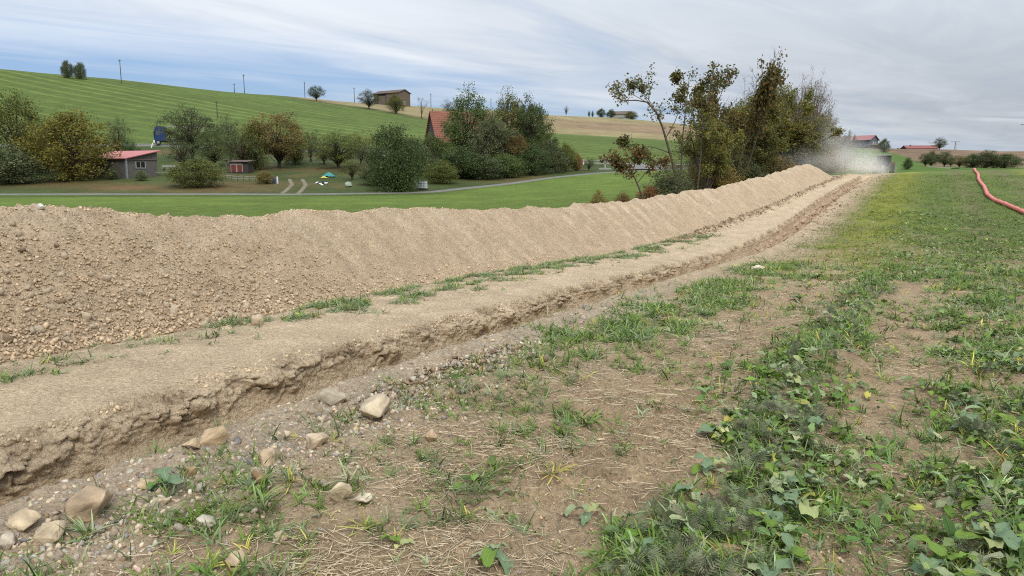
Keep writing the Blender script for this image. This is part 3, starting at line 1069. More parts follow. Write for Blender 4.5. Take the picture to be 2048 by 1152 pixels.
def pix_ground(u, v, smin=None):
    """point where the sight line through (u, v) meets the field"""
    a, b = (u - 1024) / F, (576 - v) / F
    r = np.array([a, CP + b * SP, -SP + b * CP])
    q = np.linspace(1.5, 90, 9000)
    P = r[None] * q[:, None]
    h = EYE + P[:, 2] - Z(P[:, 0], P[:, 1])
    i = int(np.argmax(h < 0))
    return P[i, 0], P[i, 1]


def build_rocks():
    big = [  # u, v (centre of the foot), width px, flattening, colour, label
        (750, 838, 72, .72, (.50, .45, .36), 'largest pale angular limestone block, beside dark clods at the trench edge'),
        (180, 1040, 90, .68, (.36, .29, .215), 'big brown rounded rock with pale top at the lower left trench edge'),
        (52, 1070, 62, .55, (.46, .39, .29), 'flat tan rock left of the pair below the big brown rock'),
        (104, 1082, 56, .8, (.47, .41, .32), 'blocky tan rock right of the flat one in the lower left corner'),
        (662, 818, 52, .6, (.35, .32, .27), 'grey angular rock just left of the largest pale block'),
        (632, 897, 48, .6, (.47, .40, .31), 'pale wedge shaped rock below the grey angular rock'),
        (533, 926, 54, .55, (.44, .36, .265), 'tan slab shaped rock in the gravel midway along the trench edge'),
        (425, 902, 66, .5, (.42, .33, .23), 'broad tan rock half buried in the gravel bank of the trench'),
        (383, 920, 36, .85, (.43, .35, .25), 'rounded tan rock left of the half buried broad one'),
        (682, 1000, 48, .85, (.49, .44, .33), 'cream rock split down one side among grass blades'),
        (520, 977, 38, .75, (.26, .185, .12), 'dark brown clod shaped rock below the tan slab'),
        (14, 1098, 40, .8, (.40, .37, .32), 'grey white rock cut by the left edge of the picture'),
        (415, 1056, 44, .55, (.42, .40, .36), 'grey white fractured stone in the lower left gravel'),
        (383, 955, 28, .85, (.34, .25, .165), 'round brown stone right of the three leaved seedling'),
        (322, 1018, 42, .45, (.46, .39, .29), 'low pale stone between the big brown rock and the seedling'),
        (300, 985, 44, .3, (.42, .335, .235), 'flat dusty slab lying under the seedling'),
        (728, 1010, 36, .4, (.50, .46, .38), 'flat white chip beside the split cream rock'),
        (470, 1128, 50, .5, (.45, .37, .28), 'tan stone close to the bottom edge left of the middle'),
        (865, 882, 30, .75, (.42, .33, .235), 'upright tan stone in straw right of the trench edge'),
        (1515, 541, 30, .4, (.56, .53, .46), 'white flat stone lying alone near the far trench lip'),
        (1345, 1010, 22, .8, (.52, .47, .40), 'small pale stone on bare soil left of the plant row'),
        (560, 1080, 34, .5, (.44, .37, .28), 'small tan stone among grass at the lower left'),
    ]
    for i, (u, v, wpx, fl, col, lab) in enumerate(big):
        x, y = pix_ground(u, v)
        d = math.hypot(x, y)
        size = wpx / F * y * 1.36
        V, T, sh = hull(12 + (i % 4) * 2, 500 + i, (1, .82, fl), .12, 2, .032)
        V = V * np.array([1, 1, 1]) * size
        shade = 1 + .35 * fbm(V[:, 0] / size * 3, (V[:, 1] + V[:, 2]) / size * 3, 4, i)
        me = mesh_data('rock', V, T, np.array(col)[None] * np.array([[.98, .90, .78]]) * shade[:, None])
        o = obj('rock', me, M['stone'])
        o.location = (x, y, float(ground_z(np.array([x]), np.array([y]))[0]) + size * fl * .34)
        o.rotation_euler = (rng.normal() * .12, rng.normal() * .12, rng.random() * 6)
        tag(o, lab, 'rock', 'rocks along the trench edge')
    # clod standing on the shelf and stone on the crest
    i = int(np.argmin(np.abs(SS[:, 0] - .55)))
    jj = np.nonzero(SG[i] == 5)[0]
    p = SV[i, jj[int(len(jj) * .68)]]
    V, T, sh = hull(20, 555, (.75, .6, 1), .16, 2, .03)
    o = obj('clod', mesh_data('clod', V * .21, T, TANC * 1.02 * np.ones((len(V), 3))), M['stone'])
    o.location = p + np.array([0, 0, .05])
    tag(o, 'upright tan clod beside dusty grass at the foot of the bank', 'clod')
    i = int(np.argmin(np.abs(SS[:, 0] + .35)))
    jj = np.nonzero(SG[i] == 6)[0]
    p = SV[i, jj[-3]]
    V, T, sh = hull(16, 556, (1, .6, .5), .16, 2, .03)
    o = obj('rock', mesh_data('rock', V * .15, T, np.array([.52, .49, .44]) * np.ones((len(V), 3))), M['stone'])
    o.location = p + np.array([0, 0, .02])
    tag(o, 'white stone sitting on the crest of the earth bank at left', 'rock')
    # the larger loose stones, one by one
    protos = []
    for k, (V, T, sh) in enumerate(ST_L):
        for cidx, cc in enumerate((TANC, PALE, GREY, BRN)):
            protos.append(mesh_data('stone', V, T, cc * np.ones((len(V), 3)) * rng.uniform(.9, 1.1)))
    for me in protos:
        me.materials.append(M['stone'])

    def lw(x, y):
        s, t = st(x, y)
        return np.exp(-((-t - .38) / .40) ** 2) * (1 - .85 * sstep(-.5, 4, s))
    x, y = field_pick(150, lw, 2.6, 9, power=1.5)
    zz = ground_z(x, y)
    for i in range(len(x)):
        o = obj('stone', protos[rng.choice(len(ST_L)) * 4 + rng.choice(4, p=[.5, .25, .15, .10])])
        sz = rng.uniform(.035, .085) * (.8 + .08 * y[i])
        o.scale = (sz, sz, sz)
        o.location = (x[i], y[i], zz[i] + sz * .16)
        o.rotation_euler = (rng.normal() * .4, rng.normal() * .4, rng.random() * 6.3)
        tag(o, 'loose fist sized stone in the gravel along the field side of the trench', 'stone', 'loose stones on the field side of the trench')
    p, s, q, c = strip_pick(6, 140, -3.5, 5, lambda s, q: (1 - sstep(0, 4.5, s + q * 2)) * (1.1 - q))
    for i in range(len(p)):
        o = obj('stone', protos[rng.choice(len(ST_L)) * 4 + rng.choice(4, p=[.93, .0, .0, .07])])
        sz = rng.uniform(.08, .15) * (1.15 - .45 * q[i])
        o.scale = (sz, sz, sz)
        o.location = p[i] + np.array([0, 0, .012])
        o.rotation_euler = (rng.random() * 6.3, rng.random() * 6.3, rng.random() * 6.3)
        tag(o, 'larger tan stone in the rubble at the left end of the earth bank', 'stone', 'larger stones in the bank rubble')


build_gravel()
build_rocks()


# ------------------------------------------------------------------ field plants
def blade(L, Wd, bend, seg=3, fold=.0):
    """one grass blade: tapered strip curving over in +y"""
    f = np.linspace(0, 1, seg + 1)
    ang = bend * f
    y = np.cumsum(np.concatenate([[0], np.sin(ang[1:]) * L / seg]))
    z = np.cumsum(np.concatenate([[0], np.cos(ang[1:]) * L / seg]))
    w = Wd * .5 * np.array([.75] + [1 - .55 * (k / seg) ** 2 for k in range(1, seg)])
    V = []
    for k in range(seg):
        V += [(-w[k], y[k], z[k]), (w[k], y[k], z[k])]
    V.append((0, y[seg], z[seg]))
    T = []
    for k in range(seg - 1):
        a = 2 * k
        T += [(a, a + 1, a + 3), (a, a + 3, a + 2)]
    a = 2 * (seg - 1)
    T.append((a, a + 1, a + 2))
    return np.array(V), np.array(T)


def tuft(nb, L, spread, seed, seg=3, width=.007, lean=.9, base=.012):
    r = np.random.default_rng(seed)
    V, T, S, n = [], [], [], 0
    for _ in range(nb):
        ln = L * r.uniform(.55, 1.15)
        v, t = blade(ln, width * r.uniform(.7, 1.25), r.uniform(.3, 1.0) * lean * 1.6, seg)
        tilt = r.uniform(.1, 1) * spread
        c, s_ = math.cos(tilt), math.sin(tilt)
        v = np.stack([v[:, 0], v[:, 1] * c + v[:, 2] * s_, np.maximum(-v[:, 1] * s_ + v[:, 2] * c, -.02)], 1)
        a = r.random() * 6.283
        c, s_ = math.cos(a), math.sin(a)
        v = np.stack([v[:, 0] * c - v[:, 1] * s_, v[:, 0] * s_ + v[:, 1] * c, v[:, 2]], 1)
        v[:, :2] += r.normal(size=2) * base
        v[:, 2] = np.maximum(v[:, 2], .002)
        V.append(v)
        T.append(t + n)
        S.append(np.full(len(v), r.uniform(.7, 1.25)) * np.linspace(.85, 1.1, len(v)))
        n += len(v)
    return np.concatenate(V), np.concatenate(T), np.concatenate(S)


def leaf_mesh(L, Wd, curl, droop, lobes, seed, nx=5, ny=7):
    """broad radish or mustard leaf with midrib fold, wavy margin and side lobes near the stalk"""
    r = np.random.default_rng(seed)
    V = []
    ph = r.random(4) * 6
    for j in range(ny):
        f = j / (ny - 1)
        prof = math.sin(math.pi * min(1, .10 + .86 * f) ** 1.35) ** .62
        if lobes and f < .55:
            prof *= .25 + .55 * abs(math.sin(f * math.pi * 5.2 + .4))
        w = Wd * .5 * prof
        ang = droop * f
        y = L * (math.sin(ang) / droop if abs(droop) > 1e-3 else f)
        z = -L * (1 - math.cos(ang)) / droop if abs(droop) > 1e-3 else 0
        for i in range(nx):
            g = (i / (nx - 1) - .5) * 2
            wave = .16 * Wd * math.sin(f * 9 + ph[0] + g * 1.5) * abs(g) + .09 * Wd * math.sin(f * 17 + ph[1] * (1 if g > 0 else 2)) * abs(g)
            V.append((g * w * (1 + .20 * math.sin(f * 15 + ph[2] + g * 2)), y, z + curl * Wd * abs(g) ** 1.5 + wave))
    V = np.array(V)
    T = []
    for j in range(ny - 1):
        for i in range(nx - 1):
            a = j * nx + i
            T += [(a, a + 1, a + nx + 1), (a, a + nx + 1, a + nx)]
    # stalk along the midrib
    m = nx // 2
    n0 = len(V)
    sw = Wd * .045
    ex = []
    for j in range(0, ny):
        c = V[j * nx + m]
        ww = sw * (1 - .75 * j / ny)
        ex += [c + np.array([-ww, 0, .004]), c + np.array([ww, 0, .004])]
    T2 = [(n0 + 2 * j, n0 + 2 * j + 1, n0 + 2 * j + 3) for j in range(ny - 1)] + [(n0 + 2 * j, n0 + 2 * j + 3, n0 + 2 * j + 2) for j in range(ny - 1)]
    sh = np.concatenate([np.tile(np.array([.95, 1.06, .9, 1.06, .95]) if nx == 5 else np.ones(nx), ny), np.full(2 * ny, 1.3)])
    return np.concatenate([V, np.array(ex)]), np.concatenate([np.array(T), np.array(T2)]), sh


def frond(seed, L=.11, n=9):
    """feathery leaf: midrib with paired narrow leaflets"""
    r = np.random.default_rng(seed)
    V, T, S = [], [], []
    for k in range(n):
        f = (k + 1) / n
        c = np.array([0, L * f, .45 * L * f * (1.3 - f)])
        ll = L * .34 * math.sin(math.pi * (.12 + .83 * f)) * r.uniform(.8, 1.2)
        for sgn in (-1, 1):
            d = np.array([sgn * ll, ll * .5, r.normal() * ll * .25])
            side = np.array([0, L * .038, L * .02])
            b = len(V)
            V += [c - side, c + side, c + d]
            T.append((b, b + 1, b + 2))
            S += [.8, .8, r.uniform(.9, 1.3)]
    return np.array(V), np.array(T), np.array(S)


def feather_clump(seed, nf=9, L=.11):
    r = np.random.default_rng(seed)
    V, T, S, n = [], [], [], 0
    for k in range(nf):
        v, t, s_ = frond(seed * 31 + k, L * r.uniform(.7, 1.25))
        M3 = rotm(np.array([r.random() * 6.283]), np.array([r.uniform(.05, 1.1)]), np.array([r.normal() * .3]))[0]
        v = v @ M3.T + np.array([*(r.normal(size=2) * .03), .01 + .03 * r.random()])
        V.append(v)
        T.append(t + n)
        S.append(s_ * r.uniform(.75, 1.2))
        n += len(v)
    return np.concatenate(V), np.concatenate(T), np.concatenate(S)


G_FRESH = np.array([.145, .225, .042])
G_BLUE = np.array([.160, .230, .085])
G_DUSTY = np.array([.265, .305, .160])
G_YEL = np.array([.40, .37, .09])
G_DEEP = np.array([.095, .152, .042])


def plant_cols(n, w):
    base = np.array([G_FRESH, G_BLUE, G_DUSTY, G_YEL, G_DEEP])
    k = rng.choice(5, n, p=np.array(w) / sum(w))
    return base[k] * (1 + .20 * rng.normal(size=(n, 1))).clip(.55, 1.5) * (1 + .05 * rng.normal(size=(n, 3)))


def build_field_plants():
    acc = Acc()
    near = [tuft(11, .145, 1.5, 700 + i, 4, .0085) for i in range(7)] + [tuft(6, .11, 1.55, 720 + i, 3, .0075) for i in range(5)]
    midt = [tuft(9, .15, 1.25, 740 + i, 2, .011, base=.03) for i in range(6)]
    fart = [tuft(7, .15, 1.2, 760 + i, 1, .022, base=.09) for i in range(5)]

    def gz3(x, y):
        return np.stack([x, y, ground_z(x, y)], 1)
    x, y = field_pick(4200, lambda x, y: cover(x, y) ** 1.3 * .9 + .02, 2.1, 7.5, power=1.3)
    k = len(x)
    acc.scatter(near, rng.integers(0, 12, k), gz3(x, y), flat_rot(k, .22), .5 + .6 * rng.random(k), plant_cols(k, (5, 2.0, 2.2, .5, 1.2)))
    x, y = field_pick(6200, lambda x, y: cover(x, y) ** 1.9 * np.clip(.55 + 1.1 * fbm(x * 1.6, y * 1.6, 2, 56), .05, 1) + .01, 7, 17, power=1.2)
    k = len(x)
    acc.scatter(midt, rng.integers(0, 6, k), gz3(x, y), flat_rot(k, .25), .7 + .6 * rng.random(k), plant_cols(k, (5, 2, 2.4, .6, 1.2)))

    def farw(x, y):
        s, t = st(x, y)
        return cover(x, y) * np.clip(.55 + .6 * fbm(x * .5, y * .5, 2, 55), .1, 1)
    x, y = field_pick(20000, farw, 14, 62, -2, 44, power=1.0)
    k = len(x)
    s, t = st(x, y)
    w = -t
    yel = np.clip(np.exp(-((w - 2.1) / 1.0) ** 2) + np.exp(-((w - 13.0) / 2.2) ** 2) + .35 * fbm(x * .8, y * .8, 3, 61), 0, .85)[:, None]
    cc = plant_cols(k, (6, 1.2, .6, .1, 2.5)) * (1 - yel) + np.array([.235, .262, .045]) * yel
    acc.scatter(fart, rng.integers(0, 5, k), gz3(x, y), flat_rot(k, .2), .55 + .75 * rng.random(k), cc)
    # dusty grass between trench shelf and bank
    p, s, q, c = strip_pick(5, 3600, -2.5, 19, lambda s, q: np.exp(-((q - .70) / .21) ** 2) * np.clip(.12 + 1.7 * fbm(s * 1.3, q * 5, 2, 66), 0, 1) * (.08 + .92 * sstep(-.3, 4, s)))
    k = len(p)
    acc.scatter(midt, rng.integers(0, 6, k), p, flat_rot(k, .25), .55 + .5 * rng.random(k), plant_cols(k, (1.5, 2, 4.5, .5, .5)) * .95)
    # roots and stubble hanging from the brow
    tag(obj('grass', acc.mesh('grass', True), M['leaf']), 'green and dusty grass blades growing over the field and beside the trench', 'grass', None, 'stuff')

    # feathery weeds: grey green mats in the plant row and patches to the right
    acc = Acc()
    fc = [feather_clump(40 + i, 9, .105) for i in range(5)]

    def fw(x, y):
        s, t = st(x, y)
        w = -t
        row = np.exp(-((w - 2.95) / .27) ** 4) * np.clip(.5 + 1.0 * fbm(x * 1.5, y * 1.5, 2, 67), 0, 1)
        return row + .14 * sstep(3.6, 4.2, w) * (fbm(x * 1.2, y * 1.2, 2, 68) > .12)
    x, y = field_pick(190, fw, 2.2, 12, -5, 38, power=1.3, batch=12)
    k = len(x)
    cc = np.array([[.235, .275, .155]]) * (1 + .2 * rng.normal(size=(k, 1))).clip(.5, 1.6)
    cc = np.where(rng.random((k, 1)) < .3, cc * np.array([1.15, .95, 1.1]), cc)
    acc.scatter(fc, rng.integers(0, 5, k), gz3(x, y) + np.array([0, 0, .01]), flat_rot(k, .2), .5 + .4 * rng.random(k), cc)
    tag(obj('feathery_weeds', acc.mesh('feathery_weeds'), M['leaf']), 'grey green feathery weeds matted along the plant row', 'weeds', None, 'stuff')

    # low broadleaf cover of the further field (too small and too many to count)
    acc = Acc()
    lf = [leaf_mesh(.10, .055, .12, .5 + .25 * i, i % 2, 800 + i, 3, 4) for i in range(5)]

    def bw(x, y):
        s, t = st(x, y)
        w = -t
        return cover(x, y) ** 1.3 * sstep(1.2, 2.9, w + .6 * fbm(x * .6, y * .6, 2, 69)) * np.clip(.45 + 1.1 * fbm(x * .8, y * .8, 2, 70), .06, 1)
    x, y = field_pick(5200, bw, 3.0, 34, -4, 40, power=1.25)
    k = len(x)
    sc = .38 + .6 * rng.random(k) + .012 * np.hypot(x, y)
    acc.scatter(lf, rng.integers(0, 5, k), gz3(x, y) + np.stack([0 * x, 0 * x, .02 + .05 * rng.random(k)], 1), rotm(rng.random(k) * 6.283, rng.normal(size=k) * .35 + .25, rng.normal(size=k) * .35), sc,
                plant_cols(k, (4.5, 2.6, 2.6, .45, 1.6)))
    tag(obj('broadleaf_weeds', acc.mesh('broadleaf_weeds', True), M['leaf']), 'low broadleaf weeds spread over the right hand field', 'weeds', None, 'stuff')

    # straw and stubble
    acc = Acc()
    v, t = blade(1.0, .045, .25, 2)
    rod = np.array([(-.02, -.5, 0), (.02, -.5, 0), (0, -.5, .03), (-.016, .5, 0), (.016, .5, 0), (0, .5, .024)])
    rt = np.array([(0, 1, 4), (0, 4, 3), (1, 2, 5), (1, 5, 4), (2, 0, 3), (2, 3, 5), (0, 2, 1), (3, 4, 5)])
    bent = rod.copy()
    bent[3:, 0] += .18
    str_p = [(rod, rt, np.ones(6)), (bent, rt, np.ones(6) * 1.1)]

    def sw(x, y):
        s, t = st(x, y)
        w = -t
        lane = np.exp(-((w - 1.9) / .75) ** 2) + .35 * sstep(3.3, 3.8, w) + .10
        return np.clip(lane * np.clip(.45 + 1.1 * fbm(x * 1.3, y * 1.3, 2, 73), .05, 1) * sstep(.3, 1.0, w) * 1.1, 0, 1)
    x, y = field_pick(11500, sw, 2.1, 18, power=1.2)
    k = len(x)
    L = .035 + .13 * rng.random(k) ** 2
    sc = np.stack([.045 + .05 * rng.random(k) + .004 * np.hypot(x, y), L, .05 + .05 * rng.random(k)], 1)
    yaw = np.where(rng.random(k) < .7, rng.random(k) * 6.283, rng.normal(size=k) * .5 + 1.35)
    cc = np.where(rng.random((k, 1)) < .7, np.array([[.52, .43, .285]]), np.array([[.34, .26, .165]])) * (1 + .2 * rng.normal(size=(k, 1))).clip(.5, 1.5)
    acc.scatter(str_p, rng.integers(0, 2, k), gz3(x, y) + np.stack([0 * x, 0 * x, .004 + .012 * rng.random(k)], 1), rotm(yaw, rng.normal(size=k) * .10, 0 * yaw), sc, cc)
    # root hairs hanging out of the brow
    p, s, q, c = strip_pick(4, 1500, -3.5, 16, lambda s, q: np.exp(-((q - .45) / .35) ** 2) * np.clip(.1 + 1.5 * fbm(s * 1.5, q, 2, 74), 0, 1))
    k = len(p)
    sc = np.stack([np.full(k, .05), .04 + .07 * rng.random(k), np.full(k, .05)], 1)
    acc.scatter(str_p, rng.integers(0, 2, k), p + np.array([NL[0] * -.02, NL[1] * -.02, -.01]), rotm(rng.random(k) * 6.283, rng.uniform(.6, 1.7, k), 0 * sc[:, 0]), sc,
                np.where(rng.random((k, 1)) < .5, np.array([[.20, .14, .085]]), np.array([[.38, .29, .19]])) * np.ones((k, 3)))
    tag(obj('straw', acc.mesh('straw'), M['straw']), 'broken straw and roots littering the bare soil', 'straw', None, 'stuff')


def build_radish():
    """the nearest broadleaf plants, leaf by leaf"""
    cols = [G_FRESH * 1.05, G_DEEP * 1.3, np.array([.165, .235, .130]), G_DUSTY * 1.05, np.array([.33, .36, .15]), np.array([.48, .46, .20])]
    lib = []
    for ci, c in enumerate(cols):
        row = []
        for j in range(3):
            V, T, sh = leaf_mesh(1.0, .50 + .08 * j, .10, .55 + .35 * j, j != 1, 900 + ci * 7 + j, 5, 9)
            me = mesh_data('leaf', V, T, c[None] * sh[:, None], True)
            me.materials.append(M['leaf'])
            row.append(me)
        lib.append(row)
    r = np.random.default_rng(77)

    def plant(x, y, nl, L, palette, up, lab, name='radish_plant', cat='plant', grp=None):
        z = float(ground_z(np.array([x]), np.array([y]))[0])
        e = empty(name, (x, y, z + .005), r.random() * 6.28)
        a0 = r.random() * 6
        for i in range(nl):
            o = bpy.data.objects.new('leaf', lib[r.choice(len(cols), p=palette)][r.integers(3)])
            link(o, e)
            ll = L * r.uniform(.7, 1.2)
            o.scale = (ll, ll, ll)
            o.rotation_euler = (r.uniform(.15, .75) * up + .12, r.normal() * .25, a0 + i * 2.4 + r.normal() * .3)
            o.location = (0, 0, .01 + .008 * i)
        tag(e, lab, cat, grp)

    G1, D1, B1, S1, P1, Y1 = range(6)
    fresh = [.40, .25, .20, .10, .04, .01]
    dusty = [.12, .05, .30, .45, .06, .02]
    special = [
        (335, 985, 4, .125, dusty, 1.3, 'pale three leaved seedling standing on the gravel edge of the trench'),
        (985, 1118, 6, .11, dusty, .4, 'dusty plant with broad grey leaves at the bottom centre'),
        (1175, 1045, 3, .11, dusty, .35, 'single flat lobed leaf rosette on soil right of the bottom centre plant'),
        (1400, 955, 3, .09, dusty, .25, 'wilted flat leaves on bare soil left of the plant row'),
        (1540, 985, 4, .17, [.1, .05, .45, .35, .05, 0], 1.7, 'tall plant with an upright pale leaf in the row'),
        (1600, 1035, 4, .15, [.1, .1, .25, .15, .1, .3], 1.1, 'plant with a yellowing cream leaf in the lower plant row'),
        (1985, 1105, 7, .145, [.25, .1, .25, .3, .1, 0], .9, 'big leaved plant in the lower right corner'),
        (1885, 1135, 6, .13, [.25, .1, .25, .3, .1, 0], .8, 'broad plant at the bottom edge left of the corner plant'),
        (1665, 800, 6, .13, fresh, 1.0, 'leafy plant with a yellow flower scrap in the middle of the row'),
        (1600, 905, 6, .14, [.6, .2, .1, .05, .05, 0], 1.1, 'fresh green leafy plant beside a grass tuft in the row'),
        (1910, 800, 6, .15, [.6, .2, .1, .05, .05, 0], 1.3, 'bright green upright plant on the right side'),
        (800, 1090, 3, .09, [.3, 0, 0, 0, .3, .4], .8, 'small yellow green curled seedling at lower centre'),
        (1640, 560, 7, .13, fresh, 1.0, 'dark leafy clump standing out further up the field'),
        (1600, 600, 5, .14, fresh, 1.2, 'leafy plant on a small soil hump further up the field'),
    ]
    for u, v, nl, L, pal, up, lab in special:
        x, y = pix_ground(u, v)
        plant(x, y, nl, L, pal, up, lab)

    def w1(x, y):
        s, t = st(x, y)
        w = -t
        return np.exp(-((w - 3.0) / .30) ** 4)

    def w2(x, y):
        s, t = st(x, y)
        return sstep(3.7, 4.2, -t) * cover(x, y)
    ordw = ['lowest', 'second', 'third', 'fourth', 'fifth', 'sixth', 'seventh', 'eighth', 'ninth', 'tenth', 'eleventh', 'twelfth', 'thirteenth', 'fourteenth', 'fifteenth', 'sixteenth',
            'seventeenth', 'eighteenth', 'nineteenth']
    tens = {20: 'twenty', 30: 'thirty', 40: 'forty', 50: 'fifty'}

    def nth(i):
        if i < 19:
            return ordw[i]
        n = i + 1
        if n % 10 == 0:
            return tens[n][:-1] + 'ieth'
        return tens[n - n % 10] + ' ' + (['first'] + ordw[1:])[n % 10 - 1]
    x, y = field_pick(34, w1, 2.4, 9, -5, 38, power=1.2, batch=12)
    x, y = x[np.argsort(y)], np.sort(y)
    for i in range(len(x)):
        plant(x[i], y[i], int(r.integers(4, 7)), r.uniform(.075, .125), fresh if i % 5 < 3 else dusty, r.uniform(.6, 1.3),
              ('fresh green' if i % 5 < 3 else 'dusty') + ' radish plant, ' + nth(i) + ' from the bottom in the long weedy row', grp='leafy plants in the weedy row')
    x, y = field_pick(56, w2, 2.6, 9, 5, 38, power=1.1, batch=8)
    x, y = x[np.argsort(y)], np.sort(y)
    for i in range(len(x)):
        plant(x[i], y[i], int(r.integers(4, 7)), r.uniform(.075, .135), fresh if i % 2 else dusty, r.uniform(.5, 1.3),
              ('fresh green' if i % 2 else 'dusty') + ' radish plant, ' + nth(i) + ' from the bottom in the growth at right', grp='leafy plants at the right edge')


build_field_plants()
build_radish()

# ------------------------------------------------------------------ trees
def unit(v):
    return v / (np.linalg.norm(v, axis=-1, keepdims=True) + 1e-9)


def sprout(P, Rd, per, lo, hi, length, ang, m, trop, wig, rf, r, rmin=.004, taper=.25, lenpow=.6):
    """one more level of branches: `per` children on each polyline P"""
    n, M_, _ = P.shape
    idx = np.repeat(np.arange(n), per)
    tau = r.uniform(lo, hi, n * per)
    f = tau * (M_ - 1)
    i0 = np.minimum(f.astype(int), M_ - 2)
    a = (f - i0)[:, None]
    pos = P[idx, i0] * (1 - a) + P[idx, i0 + 1] * a
    tan = unit(P[idx, i0 + 1] - P[idx, i0])
    rv = unit(r.normal(size=(n * per, 3)))
    perp = unit(np.cross(tan, rv))
    an = ang * r.uniform(.6, 1.3, n * per)
    d = tan * np.cos(an)[:, None] + perp * np.sin(an)[:, None]
    pl = np.linalg.norm(np.diff(P, axis=1), axis=2).sum(1)[idx]
    L = length * pl * r.uniform(.6, 1.2, n * per) * (1 - lenpow * tau)
    step = (L / (m - 1))[:, None]
    pts = [pos]
    for k in range(m - 1):
        d = unit(d + np.array([0, 0, trop]) + wig * r.normal(size=d.shape))
        pts.append(pts[-1] + d * step)
    Q = np.stack(pts, 1)
    r0 = np.maximum((Rd[idx, i0] * (1 - a[:, 0]) + Rd[idx, i0 + 1] * a[:, 0]) * rf, rmin)
    return Q, r0[:, None] * np.linspace(1, taper, m)[None]


def leafy(P, per, size, spread, r, lo=.25, up=.35):
    """leaf faces around the polylines: folded diamonds"""
    n, m, _ = P.shape
    k = n * per
    idx = np.repeat(np.arange(n), per)
    f = r.uniform(lo, 1, k) * (m - 1)
    i0 = np.minimum(f.astype(int), m - 2)
    a = (f - i0)[:, None]
    c = P[idx, i0] * (1 - a) + P[idx, i0 + 1] * a + r.normal(size=(k, 3)) * spread
    ax = unit(r.normal(size=(k, 3)) * np.array([1, 1, .6]))
    nn = unit(r.normal(size=(k, 3)) + np.array([0, 0, up]))
    sd = unit(np.cross(ax, nn))
    nn = np.cross(sd, ax)
    s = (size * r.uniform(.6, 1.35, k))[:, None]
    V = np.stack([c - ax * s * .5, c + sd * s * .36 + nn * s * .10, c + ax * s * .5, c - sd * s * .36 + nn * s * .10], 1)
    b = (np.arange(k) * 4)[:, None]
    T = np.concatenate([b + np.array([[0, 1, 2]]), b + np.array([[0, 2, 3]])])
    return V.reshape(-1, 3), T, c


def tree_proto(seed, kind):
    """returns (wood V,T), (leaf V,T,colour) of a tree one unit tall"""
    r = np.random.default_rng(seed)
    K = dict(trunk=.42, lean=.05, b1=8, l1=.95, a1=.75, t1=.16, b2=6, l2=.62, a2=.75, b3=5, l3=.62, lp=17, size=.042, spread=.030, r0=.026, droop=.0, stems=1)
    K.update(kind)
    m0 = 7
    ns = K['stems']
    base = np.zeros((ns, 3))
    base[:, :2] = r.normal(size=(ns, 2)) * .03 * (ns > 1)
    d = unit(np.stack([r.normal(size=ns) * (K['lean'] + .28 * (ns > 1)), r.normal(size=ns) * (K['lean'] + .28 * (ns > 1)), np.ones(ns)], 1))
    pts = [base]
    for k in range(m0 - 1):
        d = unit(d + .07 * r.normal(size=d.shape) + np.array([0, 0, .03]))
        pts.append(pts[-1] + d * (K['trunk'] * r.uniform(.8, 1.15, ns) / (m0 - 1))[:, None])
    P = np.stack(pts, 1)
    Rd = K['r0'] * np.linspace(1.15, .55, m0)[None] * r.uniform(.7, 1.1, (ns, 1))
    W = [tubes(P, Rd, 6)]
    P1, R1 = sprout(P, Rd, K['b1'], K.get('lo1', .5), 1.0, K['l1'], K['a1'], 6, K['t1'], .12, .62, r, taper=.3, lenpow=K.get('lp1', .1))
    W.append(tubes(P1, R1, 5))
    P2, R2 = sprout(P1, R1, K['b2'], .25, 1.0, K['l2'], K['a2'], 5, .05 - K['droop'] * .5, .15, .55, r, .0022, .3)
    W.append(tubes(P2, R2, 4))
    P3, R3 = sprout(P2, R2, K['b3'], .25, 1.0, K['l3'], K['a2'], 4, .02 - K['droop'], .18, .55, r, .0013, .4, .3)
    W.append(tubes(P3, R3, 3))
    nW, TT, VV = 0, [], []
    for v, t in W:
        VV.append(v)
        TT.append(t + nW)
        nW += len(v)
    wood = np.concatenate(VV), np.concatenate(TT)
    L = None
    if K['lp'] > 0:
        sel = P3
        if K.get('thin'):
            # leaves kept in patches only
            cc = P3[:, -1]
            keep = fbm(cc[:, 0] * 4 + seed, cc[:, 2] * 4 + cc[:, 1] * 3, 2, seed) > K['thin']
            sel = P3[keep] if keep.any() else P3[:4]
        v, t, c = leafy(sel, K['lp'], K['size'], K['spread'], r)
        sh = np.repeat(r.uniform(.62, 1.3, len(c)), 4)
        hue = np.repeat(r.random(len(c)), 4)
        clump = fbm(c[:, 0] * 5 + seed, c[:, 2] * 5 + c[:, 1] * 4, 2, seed + 3)
        clump = np.repeat(clump, 4)
        colr = np.ones((len(v), 3)) * (sh * (1 + .22 * clump))[:, None]
        ac = K.get('accent')
        if ac is not None:
            f = np.clip((hue < K.get('acc', .2)) * 1.0 + (clump > K.get('accp', 9)) * .8, 0, 1)[:, None]
            colr = colr * (1 - f) + colr * np.array(ac) * f
        L = v, t, colr
    top = max(wood[0][:, 2].max(), L[0][:, 2].max() if L else 0)
    pts = np.concatenate([wood[0][:, :2], L[0][:, :2]]) if L else wood[0][:, :2]
    wid = np.percentile(pts[:, 0], 98.5) - np.percentile(pts[:, 0], 1.5)
    sv = np.array([1 / wid, 1 / wid, 1 / top])
    return (wood[0] * sv, wood[1]), (None if L is None else (L[0] * sv, L[1], L[2]))


PROTO = {}


def proto(name, seed, **kind):
    w, l = tree_proto(seed, kind)
    mw = mesh_data('trunk', w[0], w[1], None, True)
    ml = mesh_data('crown', l[0], l[1], l[2]) if l else None
    PROTO[name] = (mw, ml)


